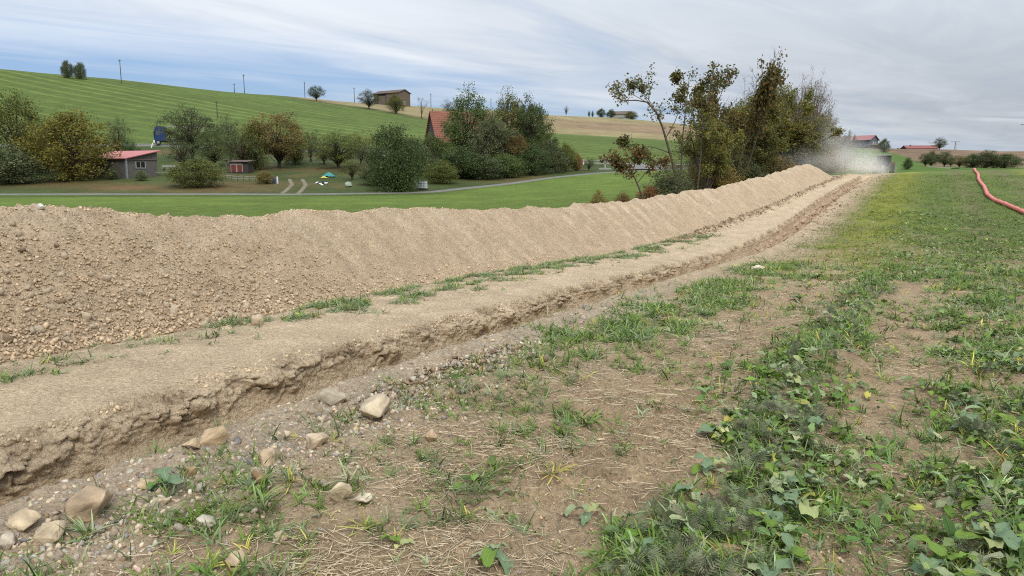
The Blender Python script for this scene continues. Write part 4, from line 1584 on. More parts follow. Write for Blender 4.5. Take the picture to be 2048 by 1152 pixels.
def crown_proto(name, seed, shape='round', clumps=120, per=34, z0=.22, size=.026, cr=.062, r0=.020, hollow=.45, lump=.25, droop=0.0, ragged=.12):
    """tree one unit tall and one unit wide: leaf clumps fill a lumpy envelope, limbs run from the trunk to every clump"""
    r = np.random.default_rng(seed)
    size, per = size * .80, int(per * 1.6)
    n = clumps * 3
    d = unit(r.normal(size=(n, 3)))
    rad = (hollow + (1 - hollow) * r.random(n)) ** .6
    lob = 1 + lump * fbm(d[:, 0] * 1.6 + seed, d[:, 1] * 1.6 + d[:, 2] * 2.1, 2, seed) + ragged * r.normal(size=n) * .5
    q = d * (rad * lob)[:, None]
    h = (q[:, 2] * .5 + .5)
    if shape == 'tall':
        wr = .42 + .58 * np.sin(np.pi * np.clip(h, 0, 1) ** .8) ** .7
    elif shape == 'dome':
        wr = np.clip(1.15 - .55 * h ** 2, .2, 1.2)
    elif shape == 'cone':
        wr = np.clip(1.1 - h, .1, 1)
    elif shape == 'flat':
        wr = .75 + .35 * np.sin(np.pi * np.clip(h, 0, 1))
    else:
        wr = np.ones(n)
    C_ = np.stack([q[:, 0] * .46 * wr, q[:, 1] * .46 * wr, z0 + (1 - z0) * np.clip(h, 0, 1.08)], 1)
    C_ = C_[r.permutation(n)[:clumps]]
    k = len(C_)
    # trunk
    tt = np.linspace(0, 1, 7)
    tp = np.stack([.05 * np.sin(tt * 3 + seed) * tt, .05 * np.cos(tt * 2.5 + seed) * tt, tt * (z0 + (1 - z0) * .62)], 1)
    W_ = [tubes(tp[None], (r0 * np.linspace(1.3, .45, 7))[None], 6)]
    # limbs
    a = np.clip((C_[:, 2] - .25) * .55 + .05, .12 if z0 > .1 else .02, .62) / (z0 + (1 - z0) * .62) 
    a = np.clip(a * r.uniform(.6, 1.0, k), 0.02, 1)
    s0 = np.stack([np.interp(a, tt, tp[:, i]) for i in range(3)], 1)
    f = np.linspace(0, 1, 6)[None, :, None]
    arc = np.array([0, 0, .10]) * np.sin(np.pi * f) * r.uniform(.3, 1.2, (k, 1, 1))
    P = s0[:, None] * (1 - f) + C_[:, None] * f + arc + .018 * r.normal(size=(k, 6, 3)) * np.sin(np.pi * f)
    W_.append(tubes(P, (r0 * .30 * r.uniform(.6, 1.2, k))[:, None] * np.linspace(1, .25, 6)[None], 4))
    tw = unit(r.normal(size=(k * 5, 3)) + np.array([0, 0, .2 - droop * 2])) * r.uniform(.4, 1, (k * 5, 1)) * cr * 1.3
    c5 = np.repeat(C_, 5, 0)
    Pt = np.stack([c5, c5 + tw * .5 + np.array([0, 0, .01]), c5 + tw - np.array([0, 0, droop * .05])], 1)
    W_.append(tubes(Pt, np.full((k * 5, 1), r0 * .09) * np.array([[1, .7, .4]]), 3))
    nW, TT, VV = 0, [], []
    for v, t in W_:
        VV.append(v)
        TT.append(t + nW)
        nW += len(v)
    mw = mesh_data('trunk', np.concatenate(VV), np.concatenate(TT), None, True)
    ml = None
    if per:
        m = k * per
        idx = np.repeat(np.arange(k), per)
        off = np.clip(r.normal(size=(m, 3)), -1.5, 1.5) * cr * np.array([1, 1, .75]) * r.uniform(.6, 1.3, (k, 1))[idx]
        off[:, 2] -= droop * np.abs(r.normal(size=m)) * cr * 2.2
        c = C_[idx] + off
        c[:, 2] = np.maximum(c[:, 2], .012)
        ax = unit(r.normal(size=(m, 3)) * np.array([1, 1, .7]) - np.array([0, 0, droop * 1.5]))
        nn = unit(r.normal(size=(m, 3)) + np.array([0, 0, .4]))
        sd = unit(np.cross(ax, nn))
        nn = np.cross(sd, ax)
        s_ = (size * r.uniform(.6, 1.35, m))[:, None]
        V = np.stack([c - ax * s_ * .5, c + sd * s_ * .34 + nn * s_ * .1, c + ax * s_ * .5, c - sd * s_ * .34 + nn * s_ * .1], 1)
        b = (np.arange(m) * 4)[:, None]
        T = np.concatenate([b + np.array([[0, 1, 2]]), b + np.array([[0, 2, 3]])])
        tint = (1 + .15 * r.normal(size=k))[idx] * r.uniform(.84, 1.16, m)
        warm = np.clip(r.normal(size=k)[idx] * .4 + r.normal(size=m) * .15, -.6, 1)[:, None]
        colr = np.clip(tint[:, None] * (1 + warm * np.array([.22, .06, -.12])), .2, 2.2)
        ml = mesh_data('crown', V.reshape(-1, 3), T, np.repeat(colr, 4, 0))
    PROTO[name] = (mw, ml)


crown_proto('round_a', 1, 'round', 150, 48)
crown_proto('round_b', 2, 'flat', 140, 46, z0=.22, lump=.4)
crown_proto('round_c', 3, 'dome', 170, 50, z0=.10)
crown_proto('tall_a', 4, 'tall', 210, 46, z0=.06, size=.028, cr=.055, lump=.4)
crown_proto('tall_b', 5, 'tall', 210, 46, z0=.04, size=.026, cr=.052, lump=.45)
crown_proto('sparse_a', 6, 'flat', 80, 26, z0=.28, size=.030, r0=.028, lump=.5, hollow=.3)
crown_proto('sparse_b', 7, 'round', 100, 28, z0=.20, size=.028, r0=.024, lump=.5, hollow=.3)
crown_proto('bush_a', 8, 'dome', 170, 46, z0=.0, size=.034, cr=.075, r0=.012, lump=.3)
crown_proto('bush_b', 9, 'dome', 160, 46, z0=.0, size=.036, cr=.08, r0=.012, lump=.45)
crown_proto('weeping', 10, 'tall', 210, 50, z0=.06, size=.028, cr=.06, droop=.9, lump=.35)
crown_proto('bare', 12, 'round', 90, 0, z0=.2, r0=.022, hollow=.3)
crown_proto('knobbly', 13, 'flat', 16, 30, z0=.42, cr=.045, r0=.026, lump=.4)


def leafm(name, color, objvar=.12):
    M[name] = pmat(name, color, .6, None, attr=True, objvar=objvar, trans=.25, spec=.2)


leafm('olive', (.140, .152, .038))
leafm('yellowgreen', (.200, .190, .034))
leafm('darkgreen', (.078, .116, .036))
leafm('midgreen', (.108, .146, .042))
leafm('greygreen', (.140, .162, .075))
leafm('ochre', (.200, .146, .048))
leafm('rust', (.250, .125, .048))
leafm('duskgreen', (.104, .122, .052))


def set_mat(o, m):
    o.material_slots[0].link = 'OBJECT'
    o.material_slots[0].material = m


def tree(p, height, width, pr, leaf, label, name='tree', cat='tree', group=None, bark='bark', rz=None):
    mw, ml = PROTO[pr]
    if not mw.materials:
        mw.materials.append(M['bark'])
        if ml:
            ml.materials.append(M['olive'])
    e = empty(name, (p[0], p[1], p[2] - .04), rng.random() * 6.28 if rz is None else rz)
    e.scale = (width, width, height)
    w = bpy.data.objects.new('trunk', mw)
    link(w, e)
    set_mat(w, M[bark])
    if ml:
        c = bpy.data.objects.new('crown', ml)
        link(c, e)
        set_mat(c, M[leaf])
    tag(e, label, cat, group)
    return e


def valley_trees():
    # u, distance, top row, foot row (for the height), width px, prototype, leaf colour, label
    L = [
        (45, 96, 190, 352, 125, 'round_c', 'olive', 'large olive green tree cut by the left edge', 'tree'),
        (145, 91, 222, 366, 135, 'bush_a', 'yellowgreen', 'dense yellow green tree hiding the left end of the red roofed shed', 'tree'),
        (18, 86, 298, 385, 115, 'bush_b', 'greygreen', 'grey green bush at the left edge above the meadow', 'bush'),
        (240, 118, 236, 308, 52, 'sparse_b', 'duskgreen', 'slim dark tree rising behind the red shed roof', 'tree'),
        (262, 112, 288, 315, 40, 'bush_b', 'darkgreen', 'low dark bush just above the red shed roof', 'bush'),
        (386, 126, 218, 322, 98, 'round_b', 'duskgreen', 'broad dark fruit tree beside the blue lorry', 'tree'),
        (366, 108, 278, 348, 56, 'sparse_a', 'duskgreen', 'thin leaved small fruit tree right of the shed', 'tree'),
        (396, 86, 316, 384, 92, 'bush_a', 'olive', 'rounded olive bush by the lane right of the shed', 'bush'),
        (462, 122, 232, 318, 56, 'sparse_b', 'duskgreen', 'leaning dark fruit tree between the broad tree and the red hut', 'tree'),
        (487, 110, 262, 352, 84, 'sparse_b', 'midgreen', 'feathery light tree standing over the red hut', 'tree'),
        (510, 112, 240, 345, 46, 'bush_a', 'olive', 'olive tree behind the red hut on its right', 'tree'),
        (558, 115, 226, 340, 104, 'round_a', 'ochre', 'big round tree turning rusty brown in the orchard', 'tree'),
        (622, 126, 258, 322, 44, 'sparse_a', 'midgreen', 'twisted small fruit tree with black trunk right of the rusty tree', 'tree'),
        (676, 115, 266, 348, 92, 'round_b', 'olive', 'spreading low fruit tree above the leaf litter', 'tree'),
        (722, 121, 262, 330, 60, 'sparse_b', 'yellowgreen', 'yellowish thin tree left of the silver car', 'tree'),
        (704, 99, 318, 382, 46, 'sparse_a', 'olive', 'thin sapling beside the lane rubbish', 'tree'),
        (792, 86, 244, 396, 112, 'weeping', 'darkgreen', 'large dark drooping tree standing right at the lane', 'tree'),
        (755, 93, 330, 390, 70, 'bush_b', 'duskgreen', 'straggly bush left of the drooping tree', 'bush'),
        (812, 100, 262, 380, 70, 'bare', 'duskgreen', 'leafless grey tree behind the drooping tree', 'tree'),
        (868, 112, 270, 374, 84, 'bush_a', 'midgreen', 'green bush right of the drooping tree below the barn', 'bush'),
        (938, 116, 186, 345, 100, 'tall_a', 'midgreen', 'tall green tree in front of the steep red barn roof', 'tree'),
        (920, 104, 300, 378, 100, 'bush_b', 'darkgreen', 'dark bush above the lane below the red barn', 'bush'),
        (882, 96, 322, 384, 60, 'bush_a', 'olive', 'olive bush behind the white tank', 'bush'),
        (985, 112, 232, 366, 84, 'tall_b', 'greygreen', 'feathery pale green tree right of the barn', 'tree'),
        (1018, 130, 192, 345, 92, 'tall_a', 'olive', 'tall olive tree with a broken yellowish top', 'tree'),
        (1062, 126, 196, 352, 74, 'tall_b', 'darkgreen', 'tallest dark green tree at the right of the copse', 'tree'),
        (1030, 113, 262, 362, 54, 'tall_b', 'ochre', 'narrow tree with brown autumn leaves in the copse', 'tree'),
        (965, 104, 310, 372, 76, 'bush_a', 'duskgreen', 'dusky bush in the middle of the lane hedge', 'bush'),
        (1010, 107, 312, 368, 70, 'bush_b', 'midgreen', 'green bush below the brown autumn tree', 'bush'),
        (1062, 112, 290, 358, 70, 'bush_a', 'darkgreen', 'dark bush at the foot of the tallest tree', 'bush'),
        (1102, 116, 286, 352, 56, 'bush_b', 'duskgreen', 'last grey green bush of the copse to the right', 'bush'),
        (1132, 120, 286, 346, 40, 'bush_a', 'olive', 'slim olive tree standing free right of the copse', 'tree'),
        (1154, 121, 310, 344, 22, 'bush_b', 'rust', 'small orange bush beside the slim olive tree', 'bush'),
        (1178, 122, 314, 344, 26, 'sparse_b', 'midgreen', 'tiny young tree by the road bend', 'tree'),
        (95, 104, 250, 345, 90, 'round_c', 'midgreen', 'green tree between the olive tree and the yellow green one', 'tree'),
        (428, 116, 262, 340, 66, 'round_b', 'midgreen', 'small green tree right of the broad dark fruit tree', 'tree'),
        (590, 122, 268, 325, 50, 'bush_b', 'olive', 'olive scrub behind the rusty tree on its right', 'bush'),
        (648, 121, 276, 330, 56, 'sparse_b', 'duskgreen', 'dusky small tree left of the spreading low fruit tree', 'tree'),
        (742, 112, 285, 350, 64, 'sparse_b', 'duskgreen', 'dusky tree just left of the drooping tree', 'tree'),
        (830, 106, 285, 378, 74, 'bush_b', 'duskgreen', 'dark scrub right behind the drooping tree', 'bush'),
        (898, 122, 285, 360, 80, 'bush_a', 'midgreen', 'green scrub hiding the foot of the red barn', 'bush'),
        (960, 121, 268, 360, 66, 'tall_b', 'duskgreen', 'dusky tree covering the right part of the barn roof', 'tree'),
        (1085, 124, 262, 350, 52, 'tall_a', 'midgreen', 'green tree on the right flank of the tallest dark one', 'tree'),
        (530, 92, 345, 384, 34, 'bush_b', 'ochre', 'small brown bush at the garden edge near the barrel', 'bush'),
        (225, 92, 338, 362, 22, 'bush_b', 'greygreen', 'small pale shrub in front of the shed boards', 'bush'),
        (283, 91, 340, 362, 22, 'bush_a', 'greygreen', 'small pale shrub at the shed corner', 'bush'),
        (135, 292, 119, 148, 24, 'weeping', 'duskgreen', 'left one of the pair of weeping trees on the skyline', 'tree'),
        (161, 294, 123, 150, 26, 'weeping', 'duskgreen', 'right one of the pair of weeping trees on the skyline', 'tree'),
        (633, 352, 172, 203, 32, 'round_a', 'darkgreen', 'dark round tree alone on the hill edge left of the hilltop barn', 'tree'),
        (738, 345, 181, 215, 40, 'round_b', 'duskgreen', 'broad dark tree at the left end of the hilltop barn', 'tree'),
        (792, 338, 189, 224, 36, 'round_c', 'olive', 'small olive tree in front of the hilltop barn', 'tree'),
        (843, 332, 194, 231, 26, 'knobbly', 'duskgreen', 'bare hill tree with dark mistletoe balls', 'tree'),
        (897, 330, 200, 232, 30, 'sparse_b', 'duskgreen', 'thin hill tree just above the steep barn roof', 'tree'),
        (1132, 545, 208, 224, 13, 'bare', 'duskgreen', 'tiny leafless tree on the far tan skyline', 'tree'),
        (1202, 560, 217, 230, 18, 'bush_a', 'darkgreen', 'left bush beside the far skyline house', 'bush'),
        (1222, 560, 220, 231, 20, 'bush_b', 'darkgreen', 'middle bush in front of the far skyline house', 'bush'),
        (1262, 560, 222, 236, 26, 'bush_a', 'olive', 'right bush at the far skyline house', 'bush'),
        (1767, 240, 277, 299, 22, 'bush_a', 'darkgreen', 'round dark bush on the ridge between the two red roofs', 'bush'),
        (1878, 330, 276, 301, 26, 'round_b', 'duskgreen', 'tree at the right end of the long red roof', 'tree'),
        (1815, 122, 317, 331, 16, 'bush_b', 'darkgreen', 'small dark bush on the green strip left of the orchard row', 'bush'),
        (1850, 146, 307, 334, 32, 'round_b', 'darkgreen', 'leftmost tree of the low orchard row on the right', 'tree'),
        (1862, 150, 302, 334, 30, 'round_c', 'duskgreen', 'second tree of the right orchard row', 'tree'),
        (1888, 142, 303, 337, 34, 'round_a', 'darkgreen', 'third and darkest tree of the right orchard row', 'tree'),
        (1901, 152, 316, 334, 18, 'round_b', 'darkgreen', 'small tree tucked behind the darkest orchard tree', 'tree'),
        (1918, 140, 311, 338, 34, 'round_b', 'olive', 'fourth tree of the right orchard row, olive green', 'tree'),
        (1945, 140, 307, 338, 36, 'bush_a', 'darkgreen', 'fifth tree of the right orchard row, leafy to the ground', 'tree'),
        (1972, 138, 304, 339, 46, 'bush_b', 'duskgreen', 'broad bushy tree near the end of the right orchard row', 'tree'),
        (2008, 138, 307, 339, 56, 'bush_a', 'darkgreen', 'last and widest bush of the right orchard row', 'bush'),
    ]
    for (u, y, vt, vb, wpx, pr, lf, lab, cat) in L:
        p = place(u, y)
        h = (vb - vt) * mpp(y) * 1.0
        top = hz(vt, y)
        h = max(h * .6, top - p[2])
        g = 'orchard row at right' if 'orchard row' in lab else ('skyline trees' if 'skyline' in lab or 'hill' in lab else 'trees and bushes of the valley')
        tree(p, h, wpx * mpp(y) * (1.22 if y < 140 else 1.08), pr, lf, lab, 'tree' if cat == 'tree' else 'bush', cat, g, bark='bark')
    for u in (1178, 1185):
        p = place(u, 575)
        tree(p, hz(222, 575) - p[2], 2.0, 'tall_a', 'darkgreen', ('left' if u == 1178 else 'right') + ' one of two tiny pointed conifers on the far skyline', 'conifer', 'tree', 'skyline trees')


valley_trees()


# --- the hedgerow behind the bank
def hedge_y(u, t=8.0):
    k = KU(u)
    # solve x/y = k on the line t = const
    ax, ay = P0[0] + t * NL[0], P0[1] + t * NL[1]
    s = (k * ay - ax) / (TD[0] - k * TD[1])
    return ay + s * TD[1]


proto('h_green', 31, stems=5, trunk=.62, lo1=.2, b1=7, l1=.55, a1=.55, b2=6, b3=6, l2=.6, lp=11, size=.018, spread=.018, r0=.0085, a2=.6, accent=(1.9, 1.25, .7), acc=.15)
proto('h_maple', 32, stems=3, trunk=.62, lo1=.25, b1=8, l1=.5, a1=.6, b2=6, b3=5, lp=13, size=.024, spread=.02, thin=-.12, r0=.010, accent=(1.7, 1.0, .6), acc=.2)
proto('h_fine', 33, stems=6, trunk=.6, lo1=.15, b1=8, l1=.55, a1=.42, b2=7, b3=6, l2=.7, l3=.7, lp=9, size=.014, spread=.013, r0=.007, a2=.45)
crown_proto('h_dome2', 37, 'dome', 240, 22, z0=.04, size=.016, cr=.05, r0=.012, lump=.4, ragged=.3)
crown_proto('h_dome', 36, 'dome', 260, 16, z0=.10, size=.013, cr=.05, r0=.020, lump=.3, ragged=.2)
leafm('hedge_green', (.165, .175, .045))
leafm('hedge_maple', (.130, .125, .042))
leafm('hedge_brown', (.160, .100, .060))
leafm('hedge_grey', (.165, .170, .130))
M['bark_hedge'] = pmat('bark_hedge', (.090, .072, .056), .95, 9, .35, spec=.1)
M['bark_red'] = pmat('bark_red', (.150, .116, .085), .95, 9, .35, spec=.1)


def hedgerow():
    L = [  # u, t, top row, width px, prototype, leaf, bark, label
        (1406, 7.6, 205, 95, 'h_green', 'hedge_green', 'bark_hedge', 'yellow green shrub with many stems beside the leaning maple'),
        (1432, 8.2, 150, 100, 'h_maple', 'hedge_maple', 'bark_hedge', 'open maple with olive leaves left of the tallest hedge tree'),
        (1468, 8.0, 96, 110, 'h_maple', 'hedge_maple', 'bark_hedge', 'tallest hedge tree with orange leaves at its top'),
        (1450, 9.5, 190, 120, 'h_green', 'hedge_green', 'bark_hedge', 'bushy green shrub filling the hedge behind the maples'),
        (1502, 8.2, 150, 105, 'h_green', 'hedge_green', 'bark_hedge', 'slender green tree in the middle of the hedge'),
        (1530, 8.6, 122, 80, 'h_dome', 'hedge_brown', 'bark_hedge', 'bare grey twigged tree rising from the middle of the hedge'),
        (1556, 8.0, 160, 110, 'h_fine', 'hedge_green', 'bark_hedge', 'fine leaved green tree right of the bare grey one'),
        (1512, 7.4, 240, 110, 'h_fine', 'hedge_green', 'bark_hedge', 'low green shrub at the front of the middle hedge'),
        (1588, 8.4, 165, 100, 'h_dome', 'hedge_brown', 'bark_red', 'reddish twigged tree with few brown leaves'),
        (1618, 8.6, 152, 92, 'h_dome', 'hedge_brown', 'bark_red', 'bare reddish tree at the right shoulder of the hedge'),
        (1575, 7.3, 225, 110, 'h_green', 'hedge_green', 'bark_hedge', 'green shrub half veiled by dust in the right hedge'),
        (1645, 8.2, 215, 60, 'h_dome', 'hedge_brown', 'bark_red', 'brownish twiggy shrub near the dust cloud'),
        (1615, 7.2, 235, 95, 'h_fine', 'hedge_green', 'bark_hedge', 'dull green shrub behind the dust'),
        (1670, 8.0, 245, 50, 'h_fine', 'hedge_grey', 'bark_red', 'pale grey leaved tree at the right end of the hedge'),
        (1690, 7.5, 265, 30, 'h_fine', 'hedge_grey', 'bark_red', 'last small pale tree of the hedge next to the red barn'),
    ]
    for (u, t, vt, wpx, pr, lf, bk, lab) in L:
        y = float(hedge_y(u, t))
        p = place(u, y)
        tree(p, hz(vt, y) - p[2], wpx * mpp(y) * 1.1, pr, lf, lab, 'hedge_tree', 'tree', 'hedgerow behind the bank', bk)
    fill = [  # u, t, top row, width px
        (1384, 9.6, 262, 84, 'h_dome2', 'hedge_green', 'bark_hedge', 'olive shrub closing the gap behind the upright maple stems'),
        (1350, 9.0, 318, 66, 'h_dome2', 'hedge_maple', 'bark_hedge', 'low brown shrub behind the leaning maple trunk'),
        (1418, 9.0, 235, 90, 'h_dome', 'hedge_green', 'bark_hedge', 'dense olive shrub behind the upright maple'),
        (1448, 8.6, 215, 90, 'h_dome2', 'hedge_green', 'bark_hedge', 'dense olive shrub left of the hedge middle'),
        (1488, 9.2, 175, 95, 'h_dome', 'hedge_maple', 'bark_hedge', 'brownish green crown behind the tallest hedge tree'),
        (1522, 9.4, 185, 95, 'h_dome2', 'hedge_green', 'bark_hedge', 'olive crown behind the slender middle tree'),
        (1560, 9.6, 190, 95, 'h_dome', 'hedge_maple', 'bark_hedge', 'dull brown crown in the right middle of the hedge'),
        (1600, 8.0, 215, 90, 'h_dome2', 'hedge_green', 'bark_red', 'olive shrub below the reddish twigs'),
        (1640, 7.8, 238, 70, 'h_dome2', 'hedge_brown', 'bark_red', 'brown shrub at the dusty right end of the hedge'),
    ]
    for (u, t, vt, wpx, pr, lf, bk, lab) in fill:
        y = float(hedge_y(u, t))
        p = place(u, y)
        tree(p, hz(vt, y) - p[2], wpx * mpp(y) * 1.1, pr, lf, lab, 'hedge_shrub', 'shrub', 'hedgerow behind the bank', bk)
    low = [  # undergrowth
        (1335, 7.0, 345, 95, 'bush_b', 'duskgreen', 'dark rounded bush under the leaning maple'),
        (1300, 7.6, 372, 60, 'bush_a', 'rust', 'small reddish bush left of the maple foot'),
        (1196, 6.8, 388, 46, 'bush_b', 'ochre', 'low brown weeds at the left end of the hedge'),
        (1246, 6.9, 384, 50, 'bush_a', 'ochre', 'brownish bramble between the weeds and the maple'),
        (1425, 7.6, 318, 100, 'bush_a', 'ochre', 'brown undergrowth below the open maple'),
        (1475, 8.2, 312, 110, 'bush_b', 'duskgreen', 'dark undergrowth below the tallest hedge tree'),
        (1530, 7.8, 305, 110, 'bush_a', 'ochre', 'brown undergrowth in the middle of the hedge'),
        (1585, 7.6, 296, 110, 'bush_b', 'duskgreen', 'dusky undergrowth in the right part of the hedge'),
        (1632, 7.6, 286, 90, 'bush_a', 'ochre', 'dusty undergrowth next to the dust cloud'),
        (1665, 7.6, 290, 60, 'bush_b', 'greygreen', 'pale undergrowth at the right end of the hedge'),
    ]
    for (u, t, vt, wpx, pr, lf, lab) in low:
        y = float(hedge_y(u, t))
        p = place(u, y)
        tree(p, hz(vt, y) - p[2], wpx * mpp(y) * 1.1, pr, lf, lab, 'bush', 'bush', 'undergrowth of the hedgerow')

    # two maples grown along the stems seen in the photograph
    def guided(name, stems, y0, seed, label, leafcol, nb, leaf_size):
        r = np.random.default_rng(seed)
        b = place(stems[0][0][0], y0)
        P, Rr = [], []
        for si, (pl, r0) in enumerate([(q, w) for q, w in zip([s_[:-1] for s_ in stems], [s_[-1] for s_ in stems])]):
            us = np.array([p[0] for p in pl], float)
            vsr = np.array([p[1] for p in pl], float)
            f = np.linspace(0, 1, 9)
            uu = np.interp(f, np.linspace(0, 1, len(us)), us)
            vv = np.interp(f, np.linspace(0, 1, len(us)), vsr)
            yy = y0 + np.cumsum(r.normal(size=9) * .10) + (si - 1.5) * .25 * f
            x = (uu - 1024) / F * yy * CP
            z = np.array([hz(v, y) for v, y in zip(vv, yy)])
            P.append(np.stack([x, yy, z], 1))
            Rr.append(r0 * np.linspace(1, .25, 9))
        P, Rr = np.array(P), np.array(Rr)
        for k_, s_ in enumerate(stems):
            if s_[0][1] > 395:
                P[k_, 0, 2] = min(P[k_, 0, 2], b[2])
        W_ = [tubes(P, Rr, 6)]
        P1, R1 = sprout(P, Rr, nb, .35, 1.0, .22, .8, 6, .08, .16, .5, r, .006, .3, .25)
        W_.append(tubes(P1, R1, 4))
        P2, R2 = sprout(P1, R1, 5, .3, 1.0, .5, .8, 4, .02, .2, .5, r, .004, .4, .2)
        W_.append(tubes(P2, R2, 3))
        e = empty(name, b)
        nW, TT, VV = 0, [], []
        for v, t in W_:
            VV.append(v)
            TT.append(t + nW)
            nW += len(v)
        obj('trunk', mesh_data('trunk', np.concatenate(VV) - b, np.concatenate(TT), None, True), M['bark_hedge'], e)
        tips = P2[r.random(len(P2)) < .75]
        v, t, c = leafy(tips, 17, leaf_size, .11, r, .25, .5)
        n = len(c)
        k = fbm(c[:, 0] * .9, c[:, 2] * .9, 2, seed)
        pal = np.array([(.105, .120, .036), (.155, .145, .040), (.23, .115, .045), (.28, .19, .05), (.12, .07, .05)])
        pick = np.where(r.random(n) < .55, 0, np.where(r.random(n) < .5, 1, np.where(k > .12, 2, np.where(r.random(n) < .4, 3, 4))))
        obj('crown', mesh_data('crown', v - b, t, np.repeat(pal[pick] * r.uniform(.65, 1.35, (n, 1)), 4, 0) * leafcol), M['leaf_maple'], e)
        tag(e, label, 'tree', 'hedgerow behind the bank')
    M['leaf_maple'] = pmat('leaf_maple', None, .55, None, attr=True, trans=.3, spec=.25)
    guided('maple_tree', [
        ((1369, 405), (1345, 330), (1326, 262), (1308, 223), (1284, 198), (1252, 203), (1225, 195), .075),
        ((1336, 305), (1300, 292), (1268, 300), (1245, 285), .030),
        ((1330, 275), (1352, 232), (1346, 205), (1362, 188), .028),
        ((1310, 228), (1275, 180), (1255, 165), .022),
        ((1340, 322), (1300, 325), (1270, 312), .025)], float(hedge_y(1369, 7.4)), 41,
        'leaning maple with sparse rusty leaves at the left end of the hedge', 1.0, 9, .13)
    guided('maple_tree', [
        ((1367, 402), (1362, 330), (1363, 270), (1368, 205), (1372, 152), .060),
        ((1395, 402), (1400, 320), (1402, 250), (1395, 190), (1410, 152), .055),
        ((1368, 210), (1388, 182), (1400, 165), .022),
        ((1370, 190), (1350, 165), (1346, 155), .02),
        ((1402, 260), (1425, 220), (1440, 175), (1448, 145), .03)], float(hedge_y(1380, 7.9)), 43,
        'upright maple with two tall stems and leaf tufts at the top', 1.0, 8, .13)
    guided('maple_tree', [
        ((1292, 408), (1272, 360), (1256, 332), (1232, 312), .045),
        ((1275, 366), (1300, 335), (1330, 322), .02),
        ((1264, 345), (1272, 318), (1282, 300), .022),
        ((1262, 342), (1238, 335), (1228, 322), .018)], float(hedge_y(1292, 6.9)), 45,
        'small low maple with dark red leaves leaning over the bank', np.array([1.05, .75, .75]), 7, .11)
    # sawn stump
    y = float(hedge_y(1378, 6.9))
    b = place(1378, y)
    top = hz(383, y)
    e = empty('tree_stump', b)
    h = top - b[2]
    th = np.linspace(0, 6.283, 13)[:-1]
    V, T = tubes(np.array([[[0, 0, -.1], [.01, 0, h * .5], [.03, 0, h - .03], [.03, 0, h]]]), np.array([[.19, .15, .145, .14]]), 12)
    obj('trunk', mesh_data('trunk', V, T), M['bark'], e)
    ring = np.stack([.03 + .14 * np.cos(th), .14 * np.sin(th), np.full(12, h + .004) + .02 * np.cos(th)], 1)
    V = np.concatenate([ring, [[.03, 0, h + .004]]])
    T = np.array([(i, (i + 1) % 12, 12) for i in range(12)])
    obj('cut_face', mesh_data('cut_face', V, T), pmat('cut_wood', (.62, .50, .34), .8, 20, .2), e)
    tag(e, 'freshly sawn stump with pale cut face at the hedge foot', 'stump')


hedgerow()

# ------------------------------------------------------------------ buildings, vehicles and things of the valley
class MB:
    """boxes, prisms, tubes and sheets gathered into one mesh, in local coordinates"""
    def __init__(s):
        s.V, s.T, s.n = [], [], 0

    def raw(s, V, T):
        V = np.asarray(V, float)
        s.V.append(V)
        s.T += [tuple(int(q) + s.n for q in t) for t in T]
        s.n += len(V)
        return s

    def box(s, x0, x1, y0, y1, z0, z1):
        V = [(x, y, z) for x in (x0, x1) for y in (y0, y1) for z in (z0, z1)]
        return s.raw(V, [(0, 1, 3, 2), (4, 6, 7, 5), (0, 4, 5, 1), (2, 3, 7, 6), (0, 2, 6, 4), (1, 5, 7, 3)])

    def prism(s, prof, y0, y1, axis='y'):
        """closed profile [(a, z)] swept along an axis"""
        n = len(prof)
        if axis == 'y':
            V = [(a, y0, z) for a, z in prof] + [(a, y1, z) for a, z in prof]
        else:
            V = [(y0, a, z) for a, z in prof] + [(y1, a, z) for a, z in prof]
        T = [tuple(range(n)), tuple(range(2 * n - 1, n - 1, -1))]
        T += [(i, (i + 1) % n, n + (i + 1) % n, n + i) for i in range(n)]
        return s.raw(V, T)

    def tube(s, pts, rad, k=6):
        P = np.array(pts, float)[None]
        r = np.full((1, P.shape[1]), rad) if np.isscalar(rad) else np.array(rad, float)[None]
        V, T = tubes(P, r, k)
        m = P.shape[1]
        T = [tuple(t) for t in T] + [tuple(range(k))[::-1], tuple(range((m - 1) * k, m * k))]
        return s.raw(V, T)

    def disc(s, c, rad, w, k=14, axis='y', inner=0.0):
        th = np.linspace(0, 2 * np.pi, k, endpoint=False)
        a, b = rad * np.cos(th), rad * np.sin(th)
        if axis == 'y':
            V = [(c[0] + p, c[1] - w / 2, c[2] + q) for p, q in zip(a, b)] + [(c[0] + p, c[1] + w / 2, c[2] + q) for p, q in zip(a, b)]
        else:
            V = [(c[0] - w / 2, c[1] + p, c[2] + q) for p, q in zip(a, b)] + [(c[0] + w / 2, c[1] + p, c[2] + q) for p, q in zip(a, b)]
        T = [tuple(range(k)), tuple(range(2 * k - 1, k - 1, -1))] + [(i, (i + 1) % k, k + (i + 1) % k, k + i) for i in range(k)]
        return s.raw(V, T)

    def build(s, name, mat, parent=None, bevel=0.0):
        me = bpy.data.meshes.new(name)
        me.from_pydata([tuple(v) for V in s.V for v in V], [], s.T)
        bm = bmesh.new()
        bm.from_mesh(me)
        bmesh.ops.recalc_face_normals(bm, faces=bm.faces[:])
        if bevel:
            bmesh.ops.bevel(bm, geom=[e for e in bm.edges if e.is_manifold and e.calc_face_angle(0) > .5], offset=bevel, segments=2, affect='EDGES', clamp_overlap=True)
        bm.to_mesh(me)
        bm.free()
        return obj(name, me, M[mat] if isinstance(mat, str) else mat, parent)


